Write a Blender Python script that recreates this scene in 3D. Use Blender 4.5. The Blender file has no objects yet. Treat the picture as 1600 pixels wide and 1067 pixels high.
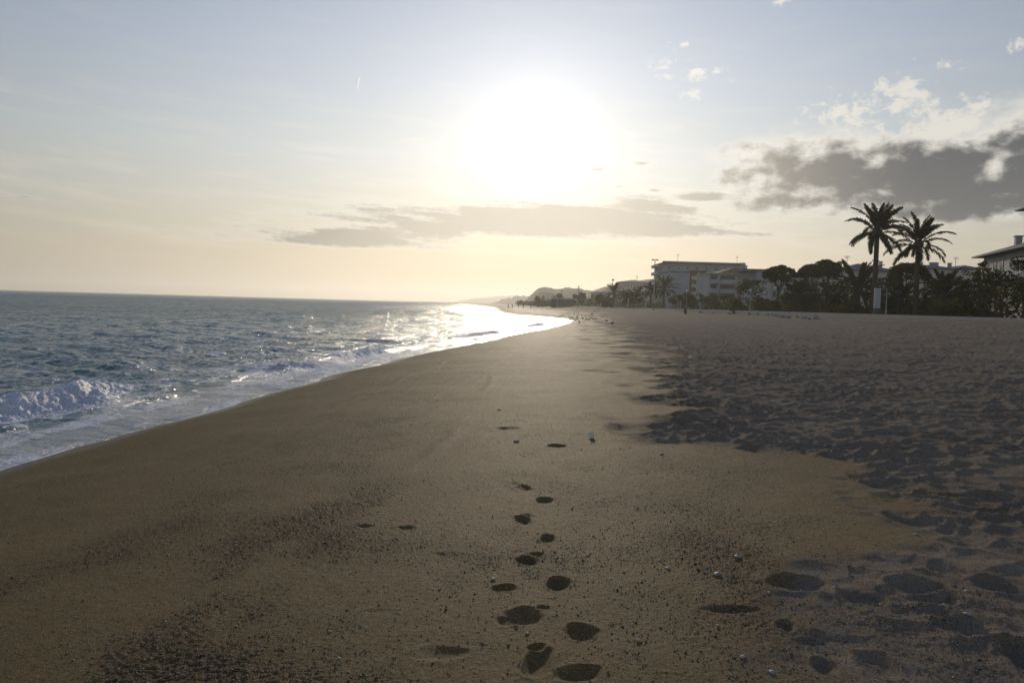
import bpy, math, random
import numpy as np
from mathutils import Vector, Matrix, Euler
C = bpy.context.scene.collection
sc = bpy.context.scene
RNG = np.random.default_rng(7)
random.seed(7)
R = math.radians

# ------------------------------------------------------------------ camera
EYE = Vector((0.0, 0.0, 1.65))
FPX = 1244.4                     # 28 mm on 36 mm, in pixels of the 1600 px photograph
CAM_ROT = Matrix.Rotation(R(90 - 2.69), 3, 'X') @ Matrix.Rotation(R(1.615), 3, 'Z')
cam_d = bpy.data.cameras.new('camera'); cam_d.lens = 28; cam_d.sensor_width = 36
cam_d.clip_start = 0.1; cam_d.clip_end = 60000
cam = bpy.data.objects.new('camera', cam_d); C.objects.link(cam)
cam.matrix_world = Matrix.Translation(EYE) @ CAM_ROT.to_4x4()
sc.camera = cam

def ray(px, py):
    d = CAM_ROT @ Vector(((px - 800) / FPX, -(py - 533.5) / FPX, -1.0))
    return d.normalized()
def azel(px, py):
    d = ray(px, py)
    return math.degrees(math.atan2(d.x, d.y)), math.degrees(math.asin(d.z))
def at(px, py, fwd):
    """the point seen at a photo pixel, fwd metres ahead"""
    d = ray(px, py); return EYE + d * (fwd / d.y)
def zat(px, py, fwd): return at(px, py, fwd).z

# ------------------------------------------------------------------ light
SUN_AZ, SUN_EL = azel(838, 222)
view = sc.view_settings
view.view_transform = 'Standard'; view.look = 'None'; view.gamma = 1.0; view.exposure = 0.0
sun_d = bpy.data.lights.new('sun', 'SUN'); sun_d.energy = 2.2; sun_d.angle = R(1.6)
sun_d.color = (1.0, 0.86, 0.66)
sun = bpy.data.objects.new('sun', sun_d); C.objects.link(sun)
SUN_DIR = Vector((math.sin(R(SUN_AZ)) * math.cos(R(SUN_EL)), math.cos(R(SUN_AZ)) * math.cos(R(SUN_EL)), math.sin(R(SUN_EL))))
sun.rotation_euler = SUN_DIR.to_track_quat('Z', 'Y').to_euler()

# ------------------------------------------------------------------ sky
class NT:
    """small helper to write node maths"""
    def __init__(s, tree): s.t = tree
    def n(s, kind, **kw):
        nd = s.t.nodes.new(kind)
        for k, v in kw.items(): setattr(nd, k, v)
        return nd
    def put(s, sock, v):
        if isinstance(v, bpy.types.NodeSocket): s.t.links.new(v, sock)
        elif v is not None:
            if sock.type == 'RGBA' and not isinstance(v, (int, float)) and len(v) == 3: v = (*v, 1.0)
            sock.default_value = v
    def m(s, op, a, b=None, c=None, clamp=False):
        nd = s.n('ShaderNodeMath', operation=op, use_clamp=clamp)
        for i, v in enumerate((a, b, c)):
            if v is not None: s.put(nd.inputs[i], v)
        return nd.outputs[0]
    def add(s, a, b): return s.m('ADD', a, b)
    def sub(s, a, b): return s.m('SUBTRACT', a, b)
    def mul(s, a, b): return s.m('MULTIPLY', a, b)
    def div(s, a, b): return s.m('DIVIDE', a, b)
    def mx(s, a, b): return s.m('MAXIMUM', a, b)
    def mn(s, a, b): return s.m('MINIMUM', a, b)
    def sstep(s, v, lo, hi, a=0.0, b=1.0):
        nd = s.n('ShaderNodeMapRange', interpolation_type='SMOOTHSTEP')
        for i, q in enumerate((v, lo, hi, a, b)): s.put(nd.inputs[i], q)
        return nd.outputs[0]
    def lin(s, v, lo, hi, a=0.0, b=1.0):
        nd = s.n('ShaderNodeMapRange')
        for i, q in enumerate((v, lo, hi, a, b)): s.put(nd.inputs[i], q)
        return nd.outputs[0]
    def mix(s, f, a, b, mode='MIX'):
        nd = s.n('ShaderNodeMix', data_type='RGBA', blend_type=mode, clamp_factor=True)
        s.put(nd.inputs[0], f); s.put(nd.inputs[6], a); s.put(nd.inputs[7], b)
        return nd.outputs[2]
    def ramp(s, f, stops, interp='LINEAR'):
        nd = s.n('ShaderNodeValToRGB'); cr = nd.color_ramp; cr.interpolation = interp
        while len(cr.elements) > 1: cr.elements.remove(cr.elements[-1])
        for i, (p, c) in enumerate(stops):
            e = cr.elements[0] if i == 0 else cr.elements.new(p)
            e.position = p; e.color = (*c, 1.0) if len(c) == 3 else c
        s.put(nd.inputs[0], f); return nd.outputs[0]
    def vec(s, x, y, z=0.0):
        nd = s.n('ShaderNodeCombineXYZ')
        for i, v in enumerate((x, y, z)): s.put(nd.inputs[i], v)
        return nd.outputs[0]
    def noise(s, v, scale, detail=4, rough=0.5, dist=0.0, lac=2.0, dim='3D'):
        nd = s.n('ShaderNodeTexNoise', noise_dimensions=dim)
        s.put(nd.inputs['Vector'], v); nd.inputs['Scale'].default_value = scale
        nd.inputs['Detail'].default_value = detail; nd.inputs['Roughness'].default_value = rough
        nd.inputs['Lacunarity'].default_value = lac; nd.inputs['Distortion'].default_value = dist
        return nd.outputs[0]
    def voro(s, v, scale, feature='F1', out=0, rand=1.0):
        nd = s.n('ShaderNodeTexVoronoi', feature=feature)
        s.put(nd.inputs['Vector'], v); nd.inputs['Scale'].default_value = scale
        nd.inputs['Randomness'].default_value = rand
        return nd.outputs[out]

def lin(r, g, b):
    """sRGB 0-255 to linear"""
    return tuple(((c / 255) / 12.92 if c / 255 <= 0.04045 else ((c / 255 + 0.055) / 1.055) ** 2.4) for c in (r, g, b))

def build_world():
    w = bpy.data.worlds.new('World'); sc.world = w; w.use_nodes = True
    t = w.node_tree; t.nodes.clear(); N = NT(t)
    tc = N.n('ShaderNodeTexCoord').outputs['Generated']
    nv = N.n('ShaderNodeVectorMath', operation='NORMALIZE'); N.put(nv.inputs[0], tc)
    sp = N.n('ShaderNodeSeparateXYZ'); N.put(sp.inputs[0], nv.outputs[0])
    x, y, z = sp.outputs
    az = N.mul(N.m('ARCTAN2', x, y), 57.29578)
    el = N.mul(N.m('ARCSINE', z), 57.29578)
    sky = N.n('ShaderNodeTexSky', sky_type='NISHITA', sun_disc=False)
    sky.sun_elevation = R(SUN_EL); sky.sun_rotation = R(SUN_AZ)
    sky.air_density = 1.2; sky.dust_density = 2.0; sky.ozone_density = 1.0
    base = N.mix(1.0, sky.outputs[0], (0.085, 0.085, 0.085), 'MULTIPLY')
    # hazy evening air: cream at the horizon, grey-blue above
    e01 = N.m('DIVIDE', el, 60.0, clamp=True)
    haze = N.ramp(e01, [(0.0, lin(203, 190, 166)), (0.05, lin(205, 196, 175)), (0.10, lin(203, 203, 194)),
                        (0.17, lin(193, 203, 208)), (0.26, lin(172, 187, 206)), (0.36, lin(150, 168, 194)),
                        (0.6, lin(105, 130, 170)), (1.0, lin(80, 105, 150))])
    dsun = N.n('ShaderNodeVectorMath', operation='DOT_PRODUCT'); N.put(dsun.inputs[0], nv.outputs[0])
    dsun.inputs[1].default_value = SUN_DIR
    g = N.mul(N.m('ARCCOSINE', N.mn(dsun.outputs['Value'], 0.999999)), 57.29578)
    # side falloff: darker away from the sun
    side = N.sstep(g, 8.0, 45.0, 1.0, 0.66)
    back = N.sstep(g, 50.0, 120.0, 1.0, 1.4)
    hz = N.n('ShaderNodeVectorMath', operation='SCALE'); N.put(hz.inputs[0], haze); N.put(hz.inputs[3], N.mul(side, back))
    clear = N.mix(0.95, base, hz.outputs[0])
    # ---- clouds in azimuth / elevation
    warp1 = N.noise(N.vec(az, N.mul(el, 1.6), 3.1), 0.22, 5, 0.52)
    puff1s = puff = N.noise(N.vec(az, N.mul(el, 1.5), 0.0), 0.50, 7, 0.55)
    fine = N.noise(N.vec(az, N.mul(el, 1.3), 9.0), 1.6, 5, 0.6)
    strea = N.noise(N.vec(N.mul(az, 0.28), N.add(N.mul(el, 2.2), N.mul(az, 0.10)), 5.0), 0.55, 6, 0.6)
    def blob(px, py, rx, rt, rb, gain=1.0, slope=0.0):
        a0, e0 = azel(px, py)
        k = abs(azel(px + 20, py)[0] - azel(px - 20, py)[0]) / 40; kv = abs(azel(px, py + 20)[1] - azel(px, py - 20)[1]) / 40
        da = N.sub(az, a0); de = N.sub(el, e0)
        if slope: de = N.sub(de, N.mul(da, slope))
        up = N.div(N.mx(de, 0.0), rt * kv); dn = N.div(N.mn(de, 0.0), rb * kv)
        q = N.m('SQRT', N.add(N.m('POWER', N.div(N.m('ABSOLUTE', da), rx * k), 2.0), N.add(N.m('POWER', up, 2.0), N.mul(dn, dn))))
        return N.mul(N.sub(1.0, q), gain)
    def union(lst):
        r = lst[0]
        for b in lst[1:]: r = N.m('SMOOTH_MAX', r, b, 0.25)
        return r
    cumulus = union([
        blob(1640, 258, 200, 122, 84, 3.0), blob(1440, 288, 290, 88, 58, 3.0), blob(1290, 270, 190, 72, 56, 2.6),
        blob(1190, 238, 90, 32, 30, 1.2), blob(1330, 232, 100, 46, 40, 1.1), blob(1540, 318, 330, 60, 28, 1.8), blob(1850, 280, 260, 90, 60, 3.0),
        blob(1240, 312, 150, 36, 22, 1.2)])
    puffs = union([
        blob(1310, 182, 60, 36, 32, 0.75), blob(1395, 152, 60, 36, 30, 0.75), blob(1465, 200, 90, 46, 50, 0.85),
        blob(1095, 116, 46, 16, 14, 0.55), blob(1036, 107, 24, 14, 13, 0.55), blob(1062, 72, 18, 8, 7, 0.6),
        blob(1218, 4, 16, 9, 7, 0.6), blob(1590, 72, 18, 12, 10, 0.6), blob(1085, 146, 20, 9, 9, 0.45),
        blob(1475, 100, 30, 10, 8, 0.3), blob(1370, 215, 50, 26, 20, 0.7)])
    bands = union([
        blob(545, 373, 240, 20, 16, 1.3), blob(870, 352, 380, 46, 28, 1.3), blob(700, 350, 270, 32, 28, 1.1), blob(990, 322, 130, 24, 16, 1.0, -0.12),
        blob(1090, 365, 260, 12, 10, 0.75), blob(1092, 310, 58, 9, 7, 0.9), blob(932, 265, 24, 4, 4, 0.8),
        blob(890, 268, 22, 4, 4, 0.6), blob(965, 292, 30, 4, 4, 0.7), blob(1003, 256, 20, 5, 4, 0.55), blob(1022, 298, 16, 4, 4, 0.6),
        blob(40, 308, 120, 6, 5, 0.7, -0.08), blob(440, 297, 60, 3, 3, 0.45, -0.08)])
    dc = N.add(cumulus, N.add(N.mul(N.sub(warp1, 0.51), 1.7), N.mul(N.sub(puff, 0.5), 1.9)))
    puffb = N.noise(N.vec(az, N.mul(el, 1.35), 17.0), 0.95, 6, 0.6, 0.3)
    dp = N.add(puffs, N.add(N.mul(N.sub(warp1, 0.5), 0.8), N.add(N.mul(N.sub(puffb, 0.5), 2.6), N.mul(N.sub(fine, 0.5), 1.8))))
    db = N.add(bands, N.add(N.mul(N.sub(strea, 0.5), 2.6), N.mul(N.sub(fine, 0.5), 0.6)))
    # thin veils everywhere, combed along the wind
    veil = N.sstep(strea, 0.45, 0.75)
    low = N.mul(N.sstep(el, 1.0, 4.0), N.sstep(el, 9.0, 15.0, 1.0, 0.25))
    # colours of lit and shaded cloud; rims glow towards the sun
    near = N.sstep(g, 4.0, 26.0, 1.0, 0.0)
    rim = N.mix(near, lin(228, 225, 216), (1.02, 0.98, 0.90))
    core = N.mix(near, lin(80, 85, 92), lin(206, 198, 180))
    ac = N.sstep(dc, -0.25, 0.85)
    # relief: thinner towards the sun reads bright, thicker reads dark
    warp2 = N.noise(N.vec(N.add(az, -1.3), N.add(N.mul(el, 1.6), 0.9), 3.1), 0.22, 5, 0.52)
    puff2 = N.noise(N.vec(N.add(az, -0.5), N.add(N.mul(el, 1.5), 0.6), 0.0), 0.50, 7, 0.55)
    rel = N.add(N.mul(N.sub(warp1, warp2), 5.0), N.mul(N.sub(puff1s, puff2), 3.4))
    kc = N.sstep(N.add(N.add(dc, N.mul(N.sub(fine, 0.5), 0.6)), N.add(N.mul(rel, 0.7), N.lin(el, 5.5, 13.0, 0.55, -0.5))), 0.0, 1.9)
    ap = N.mul(N.sstep(dp, 0.0, 0.75), 0.9)
    ab = N.mul(N.sstep(db, -0.15, 0.75), 0.86); kb = N.sstep(db, 0.05, 0.75)
    col = N.mix(N.mul(N.mul(veil, low), 0.22), clear, N.mix(near, lin(236, 226, 205), (1.1, 1.02, 0.86)))
    # aureole round the sun in the thin haze
    glow = N.add(N.mul(N.m('EXPONENT', N.mul(N.m('POWER', N.div(g, 2.0), 2.0), -1.0)), 0.5),
                 N.add(N.mul(N.m('EXPONENT', N.div(g, -5.8)), 0.50), N.mul(N.m('EXPONENT', N.div(g, -20.0)), 0.14)))
    def addglow(c, k):
        gl = N.n('ShaderNodeVectorMath', operation='SCALE'); N.put(gl.inputs[0], N.mix(N.sstep(el, 1.0, 9.0), (0.90, 0.76, 0.60), (1.0, 0.985, 0.965))); N.put(gl.inputs[3], N.mul(glow, N.mul(k, N.sstep(el, 0.0, 9.5, 0.62, 1.0))))
        return N.mix(1.0, c, gl.outputs[0], 'ADD')
    col = addglow(col, 1.0)
    col = N.mix(ab, col, addglow(N.mix(kb, rim, core), 0.32))
    col = N.mix(ap, col, rim)
    col = N.mix(ac, col, N.mix(kc, rim, core))
    # a short contrail
    a1, e1 = azel(560, 130)
    u = N.sub(az, a1); v = N.sub(el, e1)
    tr = N.mul(N.sstep(N.m('ABSOLUTE', N.sub(u, N.mul(v, 0.22))), 0.0, 0.07, 1.0, 0.0), N.sstep(N.m('ABSOLUTE', v), 0.25, 0.5, 1.0, 0.0))
    col = N.mix(N.mul(tr, 0.7), col, (1.0, 0.99, 0.96))
    # below the horizon
    col = N.mix(N.sstep(z, -0.02, 0.0, 1.0, 0.0), col, lin(150, 140, 118))
    bg = N.n('ShaderNodeBackground'); N.put(bg.inputs[0], col); bg.inputs[1].default_value = 1.0
    out = N.n('ShaderNodeOutputWorld'); t.links.new(bg.outputs[0], out.inputs[0])
    w.cycles.sampling_method = 'MANUAL'; w.cycles.sample_map_resolution = 1024
build_world()

# ------------------------------------------------------------------ numpy noise
_perm = RNG.permutation(256).astype(np.int32); _perm = np.concatenate([_perm, _perm])
_ga = RNG.uniform(0, 2 * np.pi, 256); _gx = np.cos(_ga).astype(np.float32); _gy = np.sin(_ga).astype(np.float32)
_r1 = RNG.random(256).astype(np.float32); _r2 = RNG.random(256).astype(np.float32)
def _hash(i, j, s): return _perm[(_perm[(i + s * 17) & 255] + j) & 255]
def perlin(x, y, s=0):
    x = np.asarray(x, np.float32); y = np.asarray(y, np.float32)
    i = np.floor(x).astype(np.int32); j = np.floor(y).astype(np.int32)
    fx = x - i; fy = y - j
    u = fx * fx * fx * (fx * (fx * 6 - 15) + 10); v = fy * fy * fy * (fy * (fy * 6 - 15) + 10)
    def g(di, dj):
        h = _hash(i + di, j + dj, s); return _gx[h] * (fx - di) + _gy[h] * (fy - dj)
    a = g(0, 0); b = g(1, 0); c = g(0, 1); d = g(1, 1)
    return (a + (b - a) * u + (c - a) * v + (a - b - c + d) * u * v) * 1.5
def fbm(x, y, octv=4, s=0, gain=0.5):
    r = 0; a = 1.0; f = 1.0
    for k in range(octv):
        r = r + a * perlin(x * f + 13.7 * k, y * f - 7.3 * k, s + k); a *= gain; f *= 2.03
    return r
def worley(x, y, s=0):
    i = np.floor(x).astype(np.int32); j = np.floor(y).astype(np.int32)
    d1 = np.full(x.shape, 9.0, np.float32); d2 = d1.copy(); wt = np.zeros(x.shape, np.float32)
    for di in (-1, 0, 1):
        for dj in (-1, 0, 1):
            h = _hash(i + di, j + dj, s)
            dx = i + di + _r1[h] - x; dy = j + dj + _r2[h] - y
            d = np.sqrt(dx * dx + dy * dy)
            near = d < d1
            d2 = np.where(near, d1, np.minimum(d2, d)); wt = np.where(near, _r1[(h * 7 + 3) & 255], wt); d1 = np.where(near, d, d1)
    return d1, d2, wt
def sm(v, a, b):
    t = np.clip((v - a) / (b - a), 0, 1); return t * t * (3 - 2 * t)

# ------------------------------------------------------------------ shape of the coast
SEA = -1.0
_SY = np.array([-300, -50, 0, 6, 11.5, 16, 20.6, 27, 33.6, 42, 49, 65, 90, 115, 143, 152, 170, 190, 230, 350, 550, 1000, 2000, 4000, 9000.])
_SX = np.array([-16, -10, -8.3, -8.0, -7.4, -7.1, -6.6, -6.1, -5.4, -4.2, -2.7, -0.3, 4.0, 7.6, 9.6, 8.8, 5.2, 1.2, -2.2, -6, -12, -42, -120, -460, -1500.])
def _shore(y):
    """smooth interpolation (Catmull-like) through the measured waterline"""
    y = np.asarray(y, float)
    m = np.gradient(_SX, _SY)
    k = np.clip(np.searchsorted(_SY, y) - 1, 0, len(_SY) - 2)
    h = _SY[k + 1] - _SY[k]; t = np.clip((y - _SY[k]) / h, 0, 1)
    return ((2*t**3 - 3*t**2 + 1) * _SX[k] + (t**3 - 2*t**2 + t) * h * m[k] + (-2*t**3 + 3*t**2) * _SX[k+1] + (t**3 - t**2) * h * m[k+1])
_ty = np.concatenate([np.linspace(-300, 200, 4001), np.geomspace(200.5, 9000, 2000)])
_tx = _shore(_ty) + 0.16 * perlin(_ty * 0.22, _ty * 0 + 0.5, 3) * np.clip(_ty / 15, 0, 1.5) + 0.05 * perlin(_ty * 0.9, _ty * 0 + 4.5, 4)
_tx += 0.8 * perlin(_ty * 0.045, _ty * 0 + 2.5, 6) * sm(_ty, 70, 150)
def shore(y): return np.interp(y, _ty, _tx)
PROM = 36.0                                  # seaward edge of the promenade
def base_z(x, y):
    s = x - shore(y)
    up = SEA + 1.15 * (1 - np.exp(-np.maximum(s, 0) / 4.6)) + 0.06 * np.minimum(s, 0)
    land = np.minimum(s, x - 0.0 * y)
    w = sm(x - np.minimum(shore(y), -5), 16, 44)
    up = up + 1.32 * w * sm(s, 6, 40)
    return np.maximum(up, -6.0)

def ground_pt(px, py):
    """where the ray through a photo pixel meets the beach"""
    d = ray(px, py); lo = None
    t = 0.5; p = EYE
    for _ in range(4000):
        q = EYE + d * t
        if q.z <= float(base_z(np.float64(q.x), np.float64(q.y))): break
        t *= 1.004
    return q.x, q.y
# --------------------------------------------------- churned dry sand, footprints
_CY = np.array([-50, 0, 3.4, 4.35, 5.0, 5.3, 5.6, 6.84, 8.4, 8.8, 9.8, 13, 17.4, 30, 50, 75, 130, 220, 500, 9000.])
_CX = np.array([1.6, 1.3, 1.5, 1.2, 1.7, 2.4, 2.8, 3.2, 3.6, 3.1, 1.7, 2.2, 3.4, 4.8, 6.6, 8.5, 14, 16, 8, 0.])
def churn_mask(x, y):
    xb = np.interp(y, _CY, _CX)
    d = (x - xb) / np.maximum(y * 0.05, 0.32) + 1.3 * fbm(x * 0.65, y * 0.5, 4, 21) + 1.3 * perlin(x * 1.9, y * 1.5, 27) * sm(y, 40, 12)
    m = sm(d, -0.9, 1.1)
    near = 0.30 + 0.70 * sm(y + 0.5 * x, 5.6, 9.0)                    # close by, the hollows are wide apart and softened
    return m, near

PRINTS = []   # (x, y, angle, length, width, depth)
for (px, py, w, h, ang, dep) in [
    (840, 1038, 50, 44, 0.1, .040), (838, 1014, 34, 14, 0.0, .018), (908, 992, 58, 30, 0.9, .042), (918, 1002, 34, 14, .6, .022),
    (818, 965, 66, 28, 0.95, .040), (795, 972, 44, 18, 0.7, .026), (848, 953, 26, 8, 1.4, .014), (874, 913, 36, 20, 0.25, .040), (785, 920, 44, 12, 0.95, .016),
    (822, 876, 34, 16, 1.9, .032), (838, 866, 26, 7, 1.8, .014), (855, 839, 26, 12, 0.4, .034), (816, 811, 26, 12, 1.8, .030), (826, 803, 20, 6, 1.7, .014),
    (852, 780, 30, 10, 0.6, .028), (817, 761, 26, 10, 1.6, .022), (800, 755, 20, 6, 1.6, .012), (905, 1056, 80, 30, 0.7, .055),
    (1245, 914, 90, 26, 1.45, .055), (1140, 956, 90, 14, 1.5, .040), (1228, 982, 30, 22, .2, .028), (1288, 1046, 44, 34, .3, .045),
    (1430, 916, 90, 26, 1.35, .050), (1565, 918, 70, 28, 1.5, .055), (1370, 1040, 60, 50, .4, .050), (1590, 1030, 50, 50, .3, .075),
    (1270, 1006, 60, 14, .9, .022), (1350, 940, 70, 30, 1.3, .035), (1460, 940, 80, 24, 1.4, .035), (1500, 985, 90, 40, .8, .04),
    (635, 822, 30, 8, 1.0, .020), (570, 820, 26, 6, 1.3, .014), (700, 866, 50, 10, 1.2, .012), (590, 954, 60, 8, 1.4, .014), (690, 1022, 90, 24, 1.1, .020),
    (430, 700, 40, 5, 1.4, .010), (680, 560, 30, 3, 1.4, .012), (870, 697, 36, 5, 1.5, .022), (790, 670, 44, 5, 1.5, .015),
     (1415, 812, 60, 22, 1.2, .05), (1390, 775, 60, 14, 1.2, .04)]:
    x0, y0 = ground_pt(px, py); dep *= 0.75 if px > 1180 else 1.0
    xr, _ = ground_pt(px + w / 2, py); xl, _ = ground_pt(px - w / 2, py)
    _, yn = ground_pt(px, py + h / 2); _, yf = ground_pt(px, py - h / 2)
    bb = abs(yf - yn) / 2 * .78; PRINTS.append((x0, y0, (xr - xl) / 2 * .80, bb, min(dep, .05, .34 * bb) * (.70 + .75 * float(sm(np.array(y0), 3.6, 5.2))), ang))

def gravel_mask(x, y):
    """belts of coarse grit and small stones"""
    a = fbm(x * 0.9, y * 0.7, 4, 31)
    s = x - shore(y)
    belt = 1.25 * np.exp(-((s - 6.4 - 0.16 * np.sin(y * 1.9)) / 0.30) ** 2) * sm(y, 8.2, 6.2) + 0.5 * np.exp(-((s - 5.0 - 0.12 * (y - 6)) / 0.35) ** 2) * sm(y, 14, 9)
    patch = np.exp(-(((x - 1.35) / 0.75) ** 2 + ((y - 5.2) / 1.25) ** 2)) + 0.7 * np.exp(-(((x + 0.5) / 0.6) ** 2 + ((y - 3.5) / 0.35) ** 2)) \
        + np.exp(-(((x - 2.5) / 0.8) ** 2 + ((y - 4.1) / .5) ** 2)) + 0.8 * np.exp(-(((x + 1.2) / 1.1) ** 2 + ((y - 5.6) / .5) ** 2))
    return np.clip((belt * 1.1 + patch) * (0.65 + 1.1 * a) + 0.34 * sm(a, .1, .8) * sm(y, 45, 12), 0, 1)

def sand_detail(x, y):
    r = np.hypot(x, y)
    s = x - shore(y)
    m, near = churn_mask(x, y)
    gr = gravel_mask(x, y)
    lf = 0.022 * fbm(x * 0.35, y * 0.22, 3, 1) * sm(s, 0.3, 3.0) + 0.05 * perlin(x * 0.06, y * 0.03, 2) * sm(s, 3, 9)
    h = lf + 0.0035 * fbm(x * 3.1, y * 2.2, 3, 5) * sm(s, 0.4, 2.5)
    # swash lines left by the last waves
    for c, amp, wd, ph in ((1.3, .003, .05, 1), (2.1, .005, .06, 2), (3.2, .004, .05, 3), (4.1, .007, .05, 4), (5.6, .006, .07, 5), (6.6, .012, .09, 6)):
        cs = c * (1 + 0.15 * perlin(y * 0.07, y * 0 + ph, 7)) + 0.22 * perlin(y * 0.16, y * 0 + ph * 3.3, 8) + 0.05 * perlin(y * 1.3, y * 0 + ph * 1.3, 9)
        q = (s - cs) / wd
        brk = sm(perlin(y * 0.25, x * 0.1 + ph, 12 + ph), -0.25, 0.3)
        h = h + 1.0 * amp * brk * (np.exp(-q * q) - 0.5 * sm(q, 0, 3) * np.exp(-np.maximum(q, 0) * .1))
    # combed film of the backwash, faint streaks along the shore
    h = h + 0.0022 * perlin(s * 5.5 + 0.8 * perlin(x * .4, y * .3, 10), y * 0.35, 11) * sm(s, 0.2, 1.5) * (1 - m)
    # trampled sand: overlapping hollows with sharp crests between them
    wx = x + 0.12 * perlin(x * 1.7, y * 1.7, 13); wy = y + 0.12 * perlin(x * 1.7 + 50, y * 1.7, 14)
    d1, d2, wt = worley(wx * 3.9, wy * 4.5, 15)
    big = np.minimum(d1, 0.8) ** 1.8 * (0.75 + 0.5 * wt)
    e1, e2, et = worley(wx * 7.0 + 9, wy * 7.8, 16)
    small = np.minimum(e1, 0.8) ** 1.5 * (0.3 + et)
    hollow = (0.100 * (big - 0.3) + 0.026 * (small - 0.35)) * (0.95 + 0.6 * perlin(x * .5, y * .5, 26)) + 0.022 * fbm(x * 0.9, y * 0.9, 3, 17)
    f1, f2, ft = worley(wx * 1.25 + 3, wy * 1.9, 18)
    soft = -0.022 * np.exp(-(f1 / 0.30) ** 2) * sm(ft, .25, .6) + 0.022 * fbm(x * 1.6, y * 1.8, 3, 19) + 0.006 * fbm(x * 7, y * 7, 2, 20)
    h = h + m ** 1.5 * (near * hollow + (1 - near) * soft)
    for (x0, y0, a, b, dep, ang) in PRINTS:
        sel = np.abs(x - x0) + np.abs(y - y0) < 1.2
        if not sel.any(): continue
        dx = x[sel] - x0; dy = y[sel] - y0
        wob = 1 + 0.22 * perlin(dx * 9 + x0 * 3, dy * 9 + y0 * 5, 22)
        sk = (ang - 0.8) * 0.25
        q = np.sqrt(((dx + sk * dy) / a) ** 2 + (dy / b) ** 2) * wob
        h[sel] = h[sel] * (1 - 0.7 * np.exp(-q ** 4)) + dep * (-np.exp(-(q * 1.0) ** 3.4) * (1 - 0.35 * sm(dy / b, -1, 1)) + 0.30 * np.exp(-((q - 1.35) / 0.28) ** 2) * (0.7 + perlin(dx * 5 + x0, dy * 5, 25)))
    grit = np.where(r < 16, 0.006 * perlin(x * 38, y * 34, 23) + 0.006 * np.maximum(perlin(x * 21, y * 19, 24), 0), 0)
    h = h + grit * (0.10 + 1.0 * gr) * (r < 16)
    return h, m, gr

def mesh_obj(name, verts, faces, mats, smooth=True, attrs=None, parent=None, mat_idx=None):
    """verts Nx3, faces: NxK array (K 3 or 4) or list of tuples"""
    me = bpy.data.meshes.new(name)
    verts = np.asarray(verts, np.float32)
    if isinstance(faces, np.ndarray):
        nf, k = faces.shape
        me.vertices.add(len(verts)); me.vertices.foreach_set('co', verts.ravel())
        me.loops.add(nf * k); me.loops.foreach_set('vertex_index', faces.astype(np.int32).ravel())
        me.polygons.add(nf); me.polygons.foreach_set('loop_start', np.arange(0, nf * k, k, dtype=np.int32))
        me.update(calc_edges=True)
    else:
        me.from_pydata(verts.tolist(), [], faces); me.update()
    me.polygons.foreach_set('use_smooth', np.full(len(me.polygons), smooth))
    for m_ in (mats if isinstance(mats, (list, tuple)) else [mats]): me.materials.append(m_)
    if mat_idx is not None: me.polygons.foreach_set('material_index', np.asarray(mat_idx, np.int32))
    for k_, v_ in (attrs or {}).items():
        at_ = me.attributes.new(k_, 'FLOAT', 'POINT'); at_.data.foreach_set('value', np.asarray(v_, np.float32).ravel())
    o = bpy.data.objects.new(name, me); C.objects.link(o)
    if parent is not None: o.parent = parent
    return o
def grid_faces(nr, nc, wrap=False):
    i = np.arange(nr - 1)[:, None]; j = np.arange(nc if wrap else nc - 1)[None, :]
    a = i * nc + j; b = i * nc + (j + 1) % nc
    return np.stack([a, b, b + nc, a + nc], -1).reshape(-1, 4)
def tag(o, label=None, cat=None, group=None, kind=None):
    if label: o['label'] = label
    if cat: o['category'] = cat
    if group: o['group'] = group
    if kind: o['kind'] = kind
    return o

# ------------------------------------------------------------------ materials
def material(name):
    m = bpy.data.materials.new(name); m.use_nodes = True; t = m.node_tree; t.nodes.clear()
    N = NT(t); out = N.n('ShaderNodeOutputMaterial'); b = N.n('ShaderNodeBsdfPrincipled'); t.links.new(b.outputs[0], out.inputs[0])
    return m, N, b, out
def geo_pos(N): return N.n('ShaderNodeNewGeometry').outputs['Position']
def attr(N, name): return N.n('ShaderNodeAttribute', attribute_name=name).outputs['Fac']
def bump(N, h, dist, strength=1.0, normal=None):
    b = N.n('ShaderNodeBump'); N.put(b.inputs['Height'], h); b.inputs['Distance'].default_value = dist; b.inputs['Strength'].default_value = strength
    if normal is not None: N.put(b.inputs['Normal'], normal)
    return b.outputs[0]

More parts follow.
